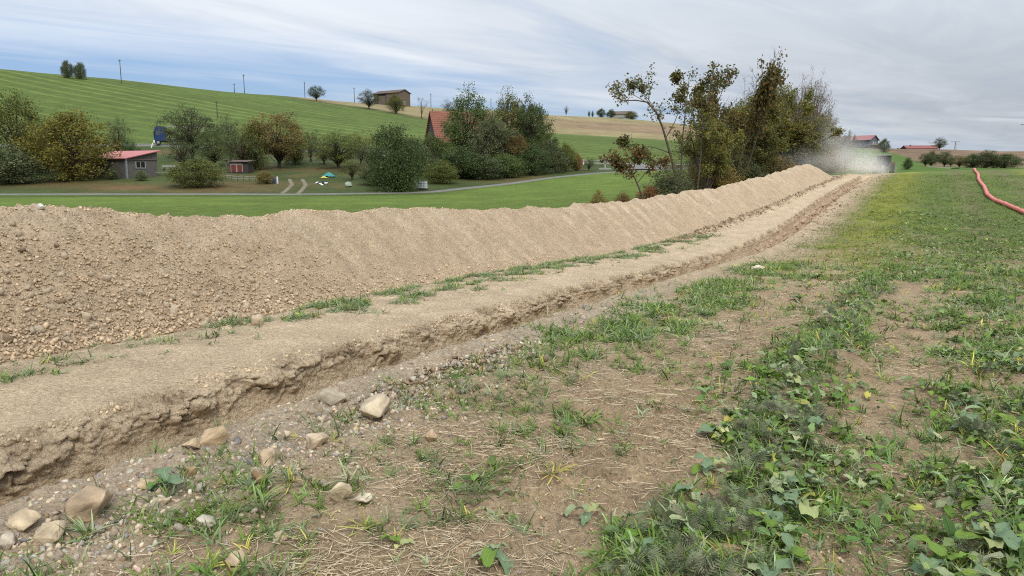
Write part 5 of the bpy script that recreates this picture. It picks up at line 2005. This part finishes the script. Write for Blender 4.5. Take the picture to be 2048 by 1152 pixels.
M['plank_grey'] = pmat('plank_grey', (.115, .105, .095), .9, 3, .35, .01, 12, stretch=(6, 6, .5))
M['plank_brown'] = pmat('plank_brown', (.130, .100, .078), .9, 3, .35, .01, 12, stretch=(6, 6, .5))
M['plank_dark'] = pmat('plank_dark', (.045, .038, .034), .9, 3, .3, .01, 12)
M['red_sheet'] = pmat('red_sheet', (.42, .135, .125), .55, 1.5, .12)
M['red_tile'] = pmat('red_tile', (.215, .088, .060), .85, 2.5, .3, .01, 8)
M['brown_roof'] = pmat('brown_roof', (.135, .100, .085), .85, 1.2, .25, .01, 8)
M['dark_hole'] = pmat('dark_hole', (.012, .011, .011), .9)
M['white_paint'] = pmat('white_paint', (.72, .72, .70), .5, 5, .08)
M['blue_paint'] = pmat('blue_paint', (.012, .035, .110), .30, 5, .1, spec=.5)
M['silver_paint'] = pmat('silver_paint', (.55, .56, .58), .3, 5, .06, metallic=.4, spec=.5)
M['rubber'] = pmat('rubber', (.018, .018, .018), .85)
M['glass'] = pmat('glass', (.05, .065, .08), .08, spec=.8)
M['steel'] = pmat('steel', (.32, .33, .34), .5, 6, .2, metallic=.6)
M['pole_wood'] = pmat('pole_wood', (.085, .070, .055), .9, 4, .3)
M['red_door'] = pmat('red_door', (.15, .032, .026), .6, 6, .2)
M['teal'] = pmat('teal', (.03, .20, .19), .45, 6, .25)
M['yellow'] = pmat('yellow', (.55, .45, .06), .5, 6, .2)
M['plastic_white'] = pmat('plastic_white', (.66, .68, .70), .4, 4, .08, trans=.1)
M['plastic_blue'] = pmat('plastic_blue', (.06, .13, .30), .45, 6, .15)
M['concrete'] = pmat('concrete', (.30, .295, .28), .9, 3, .2, .01, 12)
M['asphalt'] = pmat('asphalt', (.165, .158, .146), .9, 1.2, .22, .01, 14)
M['asphalt_dark'] = pmat('asphalt_dark', (.150, .143, .130), .9, 1.2, .25, .01, 14)
M['pale_track'] = pmat('pale_track', (.165, .140, .092), .95, 1.5, .3, .02, 8)
M['rail_grey'] = pmat('rail_grey', (.26, .26, .25), .6, 3, .2)
M['green_paint'] = pmat('green_paint', (.05, .11, .05), .4, 5, .1)
M['hose_red'] = pmat('hose_red', (.60, .155, .120), .5, 5, .28, spec=.35)
M['feather'] = pmat('feather', (.03, .03, .035), .8)


def ribbon(name, pts, width, mat, lift=.05, step=1.2, kind='structure', label=None):
    """road laid on the land along plan points"""
    pts = np.array(pts, float)
    seg = np.linalg.norm(np.diff(pts, axis=0), axis=1)
    cum = np.concatenate([[0], np.cumsum(seg)])
    n = max(3, int(cum[-1] / step))
    q = np.linspace(0, cum[-1], n)
    c = np.stack([np.interp(q, cum, pts[:, i]) for i in (0, 1)], 1)
    for _ in range(4):
        c[1:-1] = .25 * c[:-2] + .5 * c[1:-1] + .25 * c[2:]
    t = np.gradient(c, axis=0)
    t /= np.linalg.norm(t, axis=1, keepdims=True)
    nn = np.stack([-t[:, 1], t[:, 0]], 1)
    off = np.linspace(-.5, .5, 5) * width
    wob = 1 + .05 * fbm(q[:, None] / 4, off[None] * 0 + off[None], 2, 6)
    P = c[:, None] + nn[:, None] * (off[None] * wob)[..., None]
    zc = Z(c[:, 0], c[:, 1])[:, None]
    z = .6 * Z(P[..., 0], P[..., 1]) + .4 * zc + lift - .03 * np.abs(off[None] / width * 2) ** 2
    z = np.maximum(z, Z(P[..., 0], P[..., 1]) + lift * .6)
    # kerb-less edge goes into the ground
    z[:, 0] = Z(P[:, 0, 0], P[:, 0, 1]) - .03
    z[:, -1] = Z(P[:, -1, 0], P[:, -1, 1]) - .03
    V = np.concatenate([P, z[..., None]], -1)
    o = obj(name, mesh_data(name, V.reshape(-1, 3), grid_faces(n, 5), None, True), M[mat])
    tag(o, label, None, None, kind)
    return o


def uvplan(u, y):
    p = place(u, y)
    return p[0], p[1]


def roads():
    ribbon('lane', [uvplan(u, float(road_y(u))) for u in (-500, -200, 0, 200, 400, 600, 740, 860, 930, 1000, 1100, 1200, 1330)] + [uvplan(1420, 140), uvplan(1520, 150)], 2.3, 'asphalt_dark', .05,
           label='narrow asphalt lane along the valley floor')
    ribbon('road', [uvplan(u, y) for u, y in ((-500, 152), (0, 154), (300, 155), (600, 152), (860, 148), (1000, 144), (1200, 150), (1300, 152), (1420, 158), (1600, 175))], 5.0, 'asphalt', .10, label='main road crossing the far slope')
    ribbon('road_link', [uvplan(1290, 124), uvplan(1296, 135), uvplan(1290, 150)], 7.0, 'asphalt_dark', .14, label='asphalt junction between lane and road')
    for k in (-.85, .85):
        pts = [np.array(uvplan(577, 79.5)), np.array(uvplan(590, 86)), np.array(uvplan(598, 92)), np.array(uvplan(592, 99))]
        pts = [(p[0] + k, p[1]) for p in pts]
        ribbon('dirt_track', pts, .6, 'pale_track', .07, .6, label='worn wheel rut leading from the lane into the orchard')
    ribbon('farm_track', [uvplan(1860, 139), uvplan(1885, 131), uvplan(1910, 122)], 1.6, 'pale_track', .12, label='pale farm track below the orchard row')


roads()


def building(name, p, rz, L, D, wall, rise, mono=False, over=.4, wall_mat='plank_grey', roof_mat='red_sheet', label='', cat='building', course=0, boards=.25, roofth=.10, base=.0):
    """x along the ridge. mono: roof falls towards -y"""
    e = empty(name, (p[0], p[1], p[2] + base), rz)
    m = MB()
    hx, hy = L / 2, D / 2
    dn = .8                                                     # foot sunk into the slope
    if mono:
        m.prism([(-hy, -dn), (hy, -dn), (hy, wall + rise), (-hy, wall)], -hx, hx, 'x')
    else:
        m.prism([(-hy, -dn), (hy, -dn), (hy, wall), (0, wall + rise), (-hy, wall)], -hx, hx, 'x')
    w = m.build('wall', wall_mat, e)
    # boards: cover strips standing proud of the wall
    if boards:
        b = MB()
        x = -hx + boards / 2
        while x < hx:
            b.box(x - .035, x + .035, -hy - .03, -hy + .01, -dn, wall - .02)
            x += boards
        y = -hy + boards / 2
        while y < hy:
            h = wall + (rise * (y + hy) / D if mono else rise * (1 - abs(y) / hy)) - .03
            b.box(hx - .01, hx + .03, y - .035, y + .035, -dn, h)
            b.box(-hx - .03, -hx + .01, y - .035, y + .035, -dn, h)
            y += boards
        b.build('cover_strips', wall_mat, w)
    r = MB()
    if mono:
        sl = rise / D
        r.prism([(-hy - over, wall - over * sl + .02), (hy + over, wall + rise + over * sl + .02), (hy + over, wall + rise + over * sl + .02 + roofth), (-hy - over, wall - over * sl + .02 + roofth)], -hx - over, hx + over, 'x')
    else:
        sl = rise / hy
        for sgn in (-1, 1):
            r.prism([(0, wall + rise + .02), (sgn * (hy + over), wall - over * sl + .02), (sgn * (hy + over), wall - over * sl + .02 + roofth), (0, wall + rise + .02 + roofth)], -hx - over, hx + over, 'x')
    ro = r.build('roof', roof_mat, e)
    if course:
        c = MB()
        n = int(math.hypot(hy + over, rise) / course)
        for sgn in ((-1,) if mono else (-1, 1)):
            for i in range(n):
                f0 = i / n
                if mono:
                    y0 = -hy - over + (D + 2 * over) * f0
                    z0 = wall - over * sl + (D + 2 * over) * sl * f0 + roofth + .02
                    c.box(-hx - over, hx + over, y0, y0 + .05, z0, z0 + .06)
                else:
                    y0 = sgn * (hy + over) * (1 - f0)
                    z0 = wall - over * sl + (rise + over * sl) * f0 + roofth + .015
                    c.box(-hx - over - .01, hx + over + .01, min(y0, y0 - sgn * .12), max(y0, y0 - sgn * .12), z0 - .02, z0 + .10)
        c.build('tile_courses' if course < .8 else 'roof_ribs', roof_mat, ro)
    tag(e, label, cat)
    return e, w, ro


def buildings():
    # red roofed shed
    p = place(243, 97)
    e, w, ro = building('shed', p, R(-25), 8.0, 4.6, 2.15, .95, True, .35, 'plank_grey', 'red_sheet', 'grey board shed with a red sheet roof among the trees', 'shed', 0, .28)
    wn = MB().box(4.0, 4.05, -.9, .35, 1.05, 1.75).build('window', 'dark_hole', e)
    f = MB()
    f.box(4.02, 4.09, -1.0, .45, .95, 1.05).box(4.02, 4.08, -1.0, -.9, 1.05, 1.8).box(4.02, 4.08, .35, .45, 1.05, 1.8).box(4.02, 4.075, -.32, -.24, 1.05, 1.75)
    f.build('window_frame', 'concrete', wn)
    MB().box(3.9, 4.12, -2.42, -2.2, -.6, 2.15).build('corner_post', 'steel', e)
    MB().box(3.98, 4.1, -2.3, 2.3, 2.0, 2.12).build('rail', 'plank_brown', e)
    # steep barn
    p = place(922, 133)
    e, w, ro = building('barn', p, R(22), 10.5, 7.2, 3.3, 5.0, False, .4, 'plank_grey', 'red_tile', 'old barn with steep red tiled roof behind tall trees', 'barn', .42, .3, base=.2)
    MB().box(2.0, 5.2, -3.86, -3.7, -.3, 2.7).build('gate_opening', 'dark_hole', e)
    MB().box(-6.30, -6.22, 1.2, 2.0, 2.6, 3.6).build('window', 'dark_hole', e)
    # barn on the hill top
    p = place(784, 414)
    tot = hz(180.5, 414) - p[2]
    e, w, ro = building('hilltop_barn', p, R(-33), 18, 9.5, tot - 1.9, 1.8, False, .6, 'plank_brown', 'brown_roof', 'long brown plank barn on the hilltop', 'barn', 1.4, .9, base=0)
    for x in (-6, 0, 6):
        MB().box(x - .2, x + .2, -4.86, -4.70, -.6, tot - 2.0).build('post', 'plank_dark', e)
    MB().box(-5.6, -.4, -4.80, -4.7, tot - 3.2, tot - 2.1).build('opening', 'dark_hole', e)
    MB().box(8.95, 9.06, -1.0, .6, -.3, 1.6).build('door', 'concrete', e)
    # red barn on the right ridge
    p = place(1716, 296)
    p[2] = hz(291, 296)
    e, w, ro = building('ridge_barn', p, R(-48), 12, 7.6, 2.0, 1.7, False, .5, pmat('slate_boards', (.10, .115, .14), .8, 3, .2), pmat('faded_red_sheet', (.27, .115, .110), .7, 2, .2), 'barn with red roof and slate grey gable on the right ridge', 'barn', 0, .5)
    MB().box(5.98, 6.06, -1.4, -.2, -.2, 1.5).build('door', 'concrete', e)
    MB().box(5.98, 6.06, .6, 1.6, -.2, 1.3).build('door', 'concrete', e)
    p = place(1748, 290)
    p[2] = hz(296, 290)
    building('low_shed', p, R(-10), 5.0, 3.0, 1.0, .5, True, .3, 'plank_dark', 'brown_roof', 'low dark shed right of the red ridge barn', 'shed', 0, 0)
    # long red roof
    p = place(1838, 392)
    p[2] = hz(303, 392)
    e, w, ro = building('long_barn', p, R(-6), 15, 8, 1.5, 1.5, False, .4, 'plank_dark', pmat('dull_red_sheet', (.22, .075, .065), .7, 2, .2), 'long low barn with dull red roof on the right horizon', 'barn', 0, 0)
    MB().box(-4.8, -4.2, -.5, .1, 2.9, 3.4).build('roof_vent', 'plank_dark', ro)
    p = place(1802, 400)
    p[2] = hz(301, 400)
    building('low_shed', p, R(0), 3.5, 3.0, .7, .5, False, .2, 'concrete', 'brown_roof', 'tiny pale shed left of the long red roof', 'shed', 0, 0)
    # house on the far skyline
    p = place(1240, 575)
    p[2] = hz(234, 575)
    building('farmhouse', p, R(-15), 13, 8, 2.0, 2.2, False, .5, 'concrete', 'brown_roof', 'small farmhouse half hidden by bushes on the far skyline', 'house', 0, 0)
    # hut with red doors
    p = place(478, 107)
    e = empty('garden_hut', p, R(-6))
    MB().box(-1.0, 1.7, -.7, .9, 0, 1.45).build('wall', 'plank_dark', e)
    MB().prism([(-1.0, 1.5), (1.15, 1.72), (1.15, 1.8), (-1.0, 1.58)], -1.2, 1.9, 'x').build('roof', 'brown_roof', e)
    for x in (-.75, .15):
        d = MB().box(x, x + .72, -.76, -.70, .12, 1.15).build('door', 'red_door', e)
        MB().box(x - .07, x, -.78, -.70, .1, 1.25).box(x + .72, x + .79, -.78, -.70, .1, 1.25).box(x - .07, x + .79, -.785, -.70, 1.15, 1.25).build('door_frame', 'concrete', d)
    MB().box(-1.55, -1.40, -.7, -.55, 0, 1.75).box(-1.85, -.95, -.9, -.2, 1.76, 1.86).build('porch_post', 'plank_brown', e)
    MB().box(-1.7, 1.8, -1.0, .95, -.3, .04).build('floor_deck', 'plank_dark', e)
    tag(e, 'dark garden hut with two red doors under the feathery tree', 'hut')


buildings()


def wheel(parent, x, y, z, r, w, axis='y'):
    t = MB().disc((x, y, z), r, w, 16, axis).build('wheel', 'rubber', parent, .02)
    MB().disc((x, y, z), r * .55, w * 1.06, 12, axis).build('rim', 'steel', t)


def vehicles():
    # lorry: local +x is forward; it stands on the upper road heading left
    p = place(322, 154)
    p[2] += .12
    e = empty('lorry', p, R(180 + 24))
    cab = MB().prism([(-1.1, .75), (1.15, .75), (1.2, 1.9), (1.0, 3.2), (.55, 3.75), (-1.1, 3.65)], -1.22, 1.22).build('cab', 'blue_paint', e, .08)
    ws = MB().prism([(1.215, 1.95), (1.235, 1.95), (1.04, 3.1), (1.02, 3.1)], -1.08, 1.08).build('windscreen', 'glass', cab)
    for sy in (-1, 1):
        MB().prism([(.0, 1.95), (.85, 1.95), (.70, 2.75), (.0, 2.75)], min(sy * 1.225, sy * 1.245), max(sy * 1.225, sy * 1.245)).build('side_window', 'glass', cab)
        MB().box(1.0, 1.2, sy * 1.5 - .12, sy * 1.5 + .12, 2.0, 2.7).build('mirror', 'rubber', cab)
    MB().box(1.05, 1.32, -1.22, 1.22, .42, .95).build('bumper', 'white_paint', e)
    MB().box(-7.6, 1.0, -.5, .5, .62, .9).build('chassis', 'rubber', e)
    for x in (.45, -2.6, -5.6, -6.7):
        for sy in (-1, 1):
            wheel(e, x, sy * 1.0, .5, .5, .32)
    b = MB().box(-8.2, -1.35, -1.25, 1.25, 1.05, 1.25).build('load_bed', 'plank_brown', e)
    fr = MB()
    for x in (-1.45, -8.1):
        for sy in (-1, 1):
            fr.box(x - .07, x + .07, sy * 1.2 - .07, sy * 1.2 + .07, 1.25, 3.75)
    fr.box(-8.15, -1.4, -1.27, -1.13, 3.7, 3.82).box(-8.15, -1.4, 1.13, 1.27, 3.7, 3.82).box(-1.52, -1.38, -1.1, 1.1, 1.25, 3.7)
    fr.build('tarp_frame', 'concrete', e)
    tag(e, 'dark blue lorry with empty framed bed on the far road', 'lorry')
    # silver estate car behind the orchard
    p = place(763, 128)
    e = empty('parked_car', p, R(8))
    body = MB().prism([(-2.1, .35), (2.1, .35), (2.15, .75), (1.3, .95), (.75, 1.45), (-1.5, 1.48), (-2.05, .95)], -.85, .85).build('body', 'silver_paint', e, .06)
    MB().prism([(1.2, .96), (.74, 1.38), (-1.35, 1.40), (-1.75, .98)], -.862, .862).build('windows', 'glass', body)
    for x in (-1.3, 1.35):
        for sy in (-1, 1):
            wheel(e, x, sy * .8, .33, .33, .22)
    tag(e, 'silver car parked on the slope left of the drooping tree', 'car')
    # tractor with trencher at the end of the trench, mostly behind dust and the crest
    p = place(1766, 99)
    e = empty('tractor', p, R(62))
    MB().box(-.2, 2.3, -.42, .42, .85, 1.55).build('bonnet', 'green_paint', e, .06)
    cb = MB()
    for x in (-1.35, .15):
        for sy in (-1, 1):
            cb.box(x - .06, x + .06, sy * .78 - .06, sy * .78 + .06, 1.2, 2.72)
    cb.box(-1.42, .22, -.85, .85, .95, 1.3)
    cab = cb.build('cab', 'green_paint', e)
    MB().box(-1.55, .35, -.95, .95, 2.70, 2.90).build('roof', 'concrete', cab, .08)
    MB().box(-1.32, .12, -.80, .80, 1.32, 2.70).build('glazing', pmat('cab_glass', (.02, .026, .03), .35, spec=.4), cab)
    for sy in (-1, 1):
        wheel(e, -.75, sy * 1.05, .85, .85, .5)
        wheel(e, 1.6, sy * .85, .55, .55, .35)
        MB().prism([(-1.5, 1.15), (-.75, 1.78), (0, 1.15), (-.05, 1.25), (-.75, 1.9), (-1.45, 1.25)], sy * 1.05 - .28, sy * 1.05 + .28).build('mudguard', 'red_door', e)
    MB().box(-3.0, -1.4, -.3, .3, .2, 1.1).box(-3.6, -2.6, -.22, .22, -.3, 1.5).build('trencher_arm', 'steel', e)
    tag(e, 'tractor working behind the dust at the far end of the trench', 'tractor')


vehicles()


def utility_poles():
    L = [(243, 296, 119, 'leftmost utility pole on the green skyline'), (489, 348, 149, 'second utility pole on the green skyline'),
         (610, 380, 164, 'utility pole left of the lone round hill tree'), (709, 392, 175, 'utility pole left of the hilltop barn'),
         (862, 428, 187, 'utility pole right of the hilltop barn on the skyline'), (982, 462, 197, 'thin far pole between the two tall tree groups'),
         (1079, 492, 205, 'farthest thin pole right of the copse'), (435, 212, 202, 'dark pole standing on the slope above the fruit trees'),
         (866, 136, 218, 'dark pole beside the steep barn gable'), (469, 342, 167, 'short faint pole left of the second skyline pole')]
    for u, y, vt, lab in L:
        p = place(u, y)
        h = hz(vt, y) - p[2]
        e = empty('utility_pole', p)
        r = .075 + .00022 * y
        MB().tube([(0, 0, -.5), (0, 0, h * .5), (0, 0, h)], [r * 1.2, r, r * .8], 7).build('post', 'pole_wood', e)
        MB().box(-.55, .55, -.06, .06, h - .55, h - .42).box(-.45, -.37, -.05, .05, h - .42, h - .25).box(.37, .45, -.05, .05, h - .42, h - .25).build('crossarm', 'pole_wood', e)
        tag(e, lab, 'pole', 'utility poles')
    p = place(1910, 385)
    h = hz(283, 385) - p[2]
    e = empty('power_mast', p)
    MB().tube([(-.5, 0, -.5), (-.1, 0, h)], .16, 6).tube([(.5, 0, -.5), (.1, 0, h)], .16, 6).build('legs', 'steel', e)
    MB().box(-2.3, 2.3, -.1, .1, h - .25, h).build('crossarm', 'steel', e)
    tag(e, 'grey power mast with wide crossarm on the right horizon', 'mast')


utility_poles()


def lump_mesh(name, size, seed, col=None, flat=.6):
    V, T, sh = hull(22, seed, (1, .8, flat), .25, 2, .09)
    return mesh_data(name, V * size, T, None if col is None else np.array(col) * np.ones((len(V), 3)))


def small_things():
    # white cube tank
    p = place(845, 88)
    e = empty('water_tank', p, R(-15))
    MB().box(-.5, .5, -.4, .4, .16, 1.0).build('tank', 'plastic_white', e, .06)
    c = MB()
    for z in (.2, .48, .74, 1.0):
        c.box(-.53, .53, -.43, -.405, z - .012, z + .012).box(.505, .53, -.43, .43, z - .012, z + .012)
    for x in np.linspace(-.5, .5, 6):
        c.box(x - .012, x + .012, -.445, -.42, .16, 1.0)
    c.build('cage', 'steel', e)
    MB().box(-.52, .52, -.42, .42, 0, .14).build('pallet', 'plank_dark', e)
    MB().disc((0, 0, 1.02), .12, .06, 10, 'y').build('cap', 'rubber', e)
    tag(e, 'white cube water tank on a dark pallet by the lane', 'tank')
    # rubbish heap: white sacks, a teal tarpaulin, a yellow sheet
    sacks = [(632, 93.5, .75, 'leftmost and biggest white sack of the rubbish heap'), (641, 92.8, .5, 'small white sack left of the middle of the rubbish heap'),
             (646, 94.5, .55, 'white sack at the back of the rubbish heap'), (652, 92.9, .6, 'rightmost white sack of the rubbish heap'), (644, 91.6, .4, 'lowest white scrap in front of the rubbish heap')]
    for i, (u, y, sz, lab) in enumerate(sacks):
        p = place(u, y)
        o = obj('sack', lump_mesh('sack', sz, 600 + i, None, .55), M['white_paint'])
        o.location = p + np.array([0, 0, sz * .2])
        tag(o, lab, 'sack', 'white sacks of the rubbish heap')
    p = place(643, 93.4)
    o = obj('brush_pile', lump_mesh('brush_pile', 1.5, 620, None, .35), M['plank_dark'])
    o.location = p + np.array([0, .4, .12])
    tag(o, 'dark debris under the white sacks beside the lane', 'debris')
    p = place(658, 103)
    n = 14
    gx, gy = np.meshgrid(np.linspace(-.95, .95, n), np.linspace(-.7, .7, n))
    hgt = .62 * np.exp(-(gx ** 2 / .5 + gy ** 2 / .3)) + .10 * fbm(gx * 3, gy * 3, 3, 4)
    o = obj('tarpaulin', mesh_data('tarpaulin', np.stack([gx, gy, np.maximum(hgt, .02)], -1).reshape(-1, 3), grid_faces(n, n)), M['teal'])
    o.location = p
    tag(o, 'crumpled teal tarpaulin lying in the orchard grass', 'tarpaulin')
    p = place(648, 101.5)
    hgt = .25 * np.exp(-(gx ** 2 / .3 + gy ** 2 / .3)) + .06 * fbm(gx * 4, gy * 4, 3, 9)
    o = obj('plastic_sheet', mesh_data('plastic_sheet', np.stack([gx * .6, gy * .6, np.maximum(hgt, .02)], -1).reshape(-1, 3), grid_faces(n, n)), M['yellow'])
    o.location = p
    tag(o, 'yellow plastic sheet left of the teal tarpaulin', 'sheet')
    p = place(697, 90)
    o = obj('wrapped_bale', lump_mesh('wrapped_bale', 1.1, 640, None, .7), pmat('bale_wrap', (.30, .36, .28), .6, 6, .25))
    o.location = p + np.array([0, 0, .3])
    tag(o, 'pale green bale beside the thin sapling at the lane', 'bale')
    # blue barrel and pale board at the garden
    p = place(549, 93)
    e = empty('barrel', p)
    MB().tube([(0, 0, 0), (0, 0, .05), (0, 0, .35), (0, 0, .65), (0, 0, .72)], [.22, .25, .27, .25, .21], 12).build('body', 'plastic_blue', e)
    MB().tube([(0, 0, .24), (0, 0, .27)], .285, 12).tube([(0, 0, .46), (0, 0, .49)], .285, 12).build('hoops', 'plastic_blue', e)
    tag(e, 'blue plastic barrel at the end of the garden fence', 'barrel')
    p = place(555, 92.6)
    o = MB().box(-.10, .10, -.03, .03, 0, .8).prism([(-.10, .8), (.10, .8), (0, .9)], -.03, .03).build('marker_board', 'white_paint')
    o.location = p
    tag(o, 'narrow white board standing beside the blue barrel', 'board')
    # garden fence
    a, b = place(452, 94), place(546, 94)
    e = empty('garden_fence', a)
    d = b - a
    for i in range(9):
        q = d * i / 8
        MB().box(-.04, .04, -.04, .04, -.2, .75).build('post', 'pole_wood', e).location = q
    for z in (.35, .62):
        MB().tube([tuple(d * f + np.array([0, -.05, z + .03 * math.sin(f * 21)])) for f in np.linspace(0, 1, 17)], .028, 5).build('rail', 'concrete', e)
    tag(e, 'low post and rail fence in front of the red hut', 'fence')
    # pasture hoops, posts and bench right of the shed
    for i, (u, y, w_, lab) in enumerate(((322, 97, 2.6, 'front pale hoop of bent pipe right of the shed'), (322, 99.5, 2.5, 'rear pale hoop of bent pipe right of the shed'))):
        p = place(u, y)
        th = np.linspace(0, math.pi, 15)
        o = MB().tube([(-w_ / 2 * math.cos(t), 0, .55 * math.sin(t) ** .35) for t in th], .03, 5).build('pipe_hoop', 'concrete')
        o.location = p
        tag(o, lab, 'hoop', 'pipe hoops beside the shed')
    for u, y, lab in ((312, 99, 'thin post left of the bench'), (331, 98, 'thin post in front of the bench')):
        p = place(u, y)
        o = MB().box(-.05, .05, -.05, .05, -.2, 1.15).prism([(-.05, 1.15), (.05, 1.15), (0, 1.22)], -.05, .05).build('fence_post', 'pole_wood')
        o.location = p
        tag(o, lab, 'post', 'thin posts by the bench')
    p = place(338, 107)
    e = empty('bench', p, R(5))
    MB().box(-.95, .95, -.2, .2, .42, .48).build('seat', 'concrete', e)
    MB().box(-.95, .95, .2, .25, .6, .85).build('backrest', 'concrete', e)
    for x in (-.75, .75):
        MB().box(x - .05, x + .05, -.18, .24, 0, .42).build('leg', 'pole_wood', e)
    tag(e, 'pale garden bench behind the pipe hoops', 'bench')
    # wayside cross on a mound by the junction
    p = place(1210, 126)
    e = empty('wayside_cross', p, R(10))
    MB().box(-.13, .13, -.13, .13, .2, 2.0).build('shaft', 'concrete', e, .02)
    MB().box(-.62, .62, -.12, .12, 1.55, 1.80).box(-.30, .30, -.14, .14, 1.32, 1.42).build('crossbar', 'concrete', e, .02)
    MB().prism([(-1.1, -.2), (1.1, -.2), (.8, .25), (-.8, .25)], -.6, .6).build('plinth', 'concrete', e, .03)
    tag(e, 'grey stone wayside cross on a plinth by the road bend', 'cross')
    # white marker posts and guard rail
    for u, y, lab in ((1167, 141, 'short white roadside post near the wayside cross'), (303, 149, 'leaning white roadside post below the blue lorry')):
        p = place(u, y)
        o = MB().box(-.09, .09, -.06, .06, -.1, 1.0).prism([(-.09, 1.0), (.09, 1.0), (.09, 1.08)], -.06, .06).build('marker_post', 'white_paint')
        o.location = p
        o.rotation_euler = (0, R(18 if u < 400 else 2), 0)
        tag(o, lab, 'post', 'white roadside posts')
    for (u0, u1, y, lab) in ((262, 300, 149.5, 'pale guard rail beside the road left of the lorry'), (1140, 1235, 146, 'pale guard rail beside the road behind the wayside cross')):
        a, b = place(u0, y), place(u1, y)
        e = empty('guard_rail', a)
        d = b - a
        MB().tube([tuple(d * f + np.array([0, 0, .62])) for f in np.linspace(0, 1, 6)], .09, 6).build('rail', 'rail_grey', e)
        n = max(3, int(np.linalg.norm(d) / 2))
        for i in range(n):
            MB().box(-.05, .05, -.05, .05, -.2, .6).build('post', 'steel', e).location = d * i / (n - 1)
        tag(e, lab, 'guard rail')
    # red hose
    pix = [(1944, 337), (1949, 341), (1956, 355), (1963, 372), (1975, 392), (1990, 403), (2010, 412), (2030, 421), (2048, 430), (2110, 460), (2220, 520)]
    pl = np.array([pix_ground(u, v) for u, v in pix[1:]])
    pl = np.concatenate([[pl[0] + (pl[0] - pl[1]) * .35], pl])
    seg = np.concatenate([[0], np.cumsum(np.linalg.norm(np.diff(pl, axis=0), axis=1))])
    q = np.linspace(0, seg[-1], 260)
    c = np.stack([np.interp(q, seg, pl[:, i]) for i in (0, 1)], 1)
    for _ in range(14):
        c[1:-1] = .25 * c[:-2] + .5 * c[1:-1] + .25 * c[2:]
    c[:, 0] += .05 * np.sin(q * .45)
    rad = .085
    zz = Z(c[:, 0], c[:, 1]) + rad + .005 + .025 * perlin(q * .5, q * 0, 3)
    V, T = tubes(np.concatenate([c, zz[:, None]], 1)[None], (rad + .006 * np.sign(np.sin(np.arange(260) * 1.57)))[None], 10)
    tag(obj('hose', mesh_data('hose', V, T, None, True), M['hose_red']), 'long red pipe winding down the field at right', 'pipe')
    # bird in flight
    y = 70.
    b = np.array([(2035 - 1024) / F * y * CP, y, hz(250, y)])
    e = empty('bird', b, R(30))
    MB().tube([(-.14, 0, 0), (-.08, 0, .01), (.03, 0, .02), (.12, 0, .01), (.16, 0, 0)], [.005, .03, .045, .025, .006], 7).build('body', 'feather', e)
    for sy in (-1, 1):
        MB().raw([(.05, 0, .02), (-.05, 0, .02), (-.10, sy * .30, .12), (.01, sy * .18, .10), (.05, 0, .03), (-.05, 0, .03)], [(0, 1, 2, 3), (4, 3, 2, 5)]).build('wing', 'feather', e)
    tag(e, 'small dark bird flying above the right horizon', 'bird')


small_things()


# ------------------------------------------------------------------ dust raised by the trencher
def dust():
    def cloud(name, lo, hi, dens, blobs, tint, label):
        lo, hi = np.array(lo, float), np.array(hi, float)
        m = bpy.data.materials.new(name)
        m.use_nodes = True
        g = NT(m.node_tree)
        tc = g.n('ShaderNodeTexCoord')
        P = tc.outputs['Object']
        nz = g.noise(P, .55, 4, .6, .8)
        total = None
        for (c, r_, a) in blobs:
            mp = g.n('ShaderNodeMapping', {'Vector': P, 'Location': tuple(-c[i] / r_[i] for i in range(3)), 'Scale': tuple(1 / q for q in r_)})
            ln = g.n('ShaderNodeVectorMath', operation='LENGTH', inp={0: mp.outputs[0]}).outputs['Value']
            f = g.math('MULTIPLY', g.map(ln, .1, 1.0, 1.0, 0.0), a)
            f = g.math('MULTIPLY', f, f)
            total = f if total is None else g.math('ADD', total, f)
        den = g.math('MULTIPLY', total, g.map(nz, .34, .70, .08, 1.5))
        pv = g.n('ShaderNodeVolumePrincipled', {'Color': tint, 'Density': g.math('MULTIPLY', den, dens), 'Anisotropy': 0.2})
        out = g.n('ShaderNodeOutputMaterial')
        g.set(out.inputs['Volume'], pv.outputs[0])
        o = MB().box(lo[0], hi[0], lo[1], hi[1], lo[2], hi[2]).build(name, m)
        tag(o, label, 'dust', None, 'stuff')
    # centre of the plume: end of the trench, drifting left over the bank end into the hedge
    q = place(1735, 61)
    cx, cy, cz = q

    def at(u, y, v):
        return ((u - 1024) / F * y * CP, y, hz(v, y))
    blobs = [(at(1738, 61, 335), (2.4, 3.5, 1.3), 1.0), (at(1712, 62, 325), (3.0, 4, 2.0), .95), (at(1685, 63, 305), (3.4, 4, 2.6), .75),
             (at(1660, 64, 275), (3.2, 4, 3.0), .55), (at(1640, 62, 320), (4.5, 4, 1.8), .6), (at(1590, 60, 330), (5.0, 4, 1.6), .45), (at(1755, 63, 338), (1.8, 3, .8), .8)]
    cloud('dust_cloud', (cx - 14, cy - 6, -.5), (cx + 4.5, cy + 8, 8.5), .36, blobs, (.98, .955, .92), 'pale dust drifting from the end of the trench across the hedge')


dust()
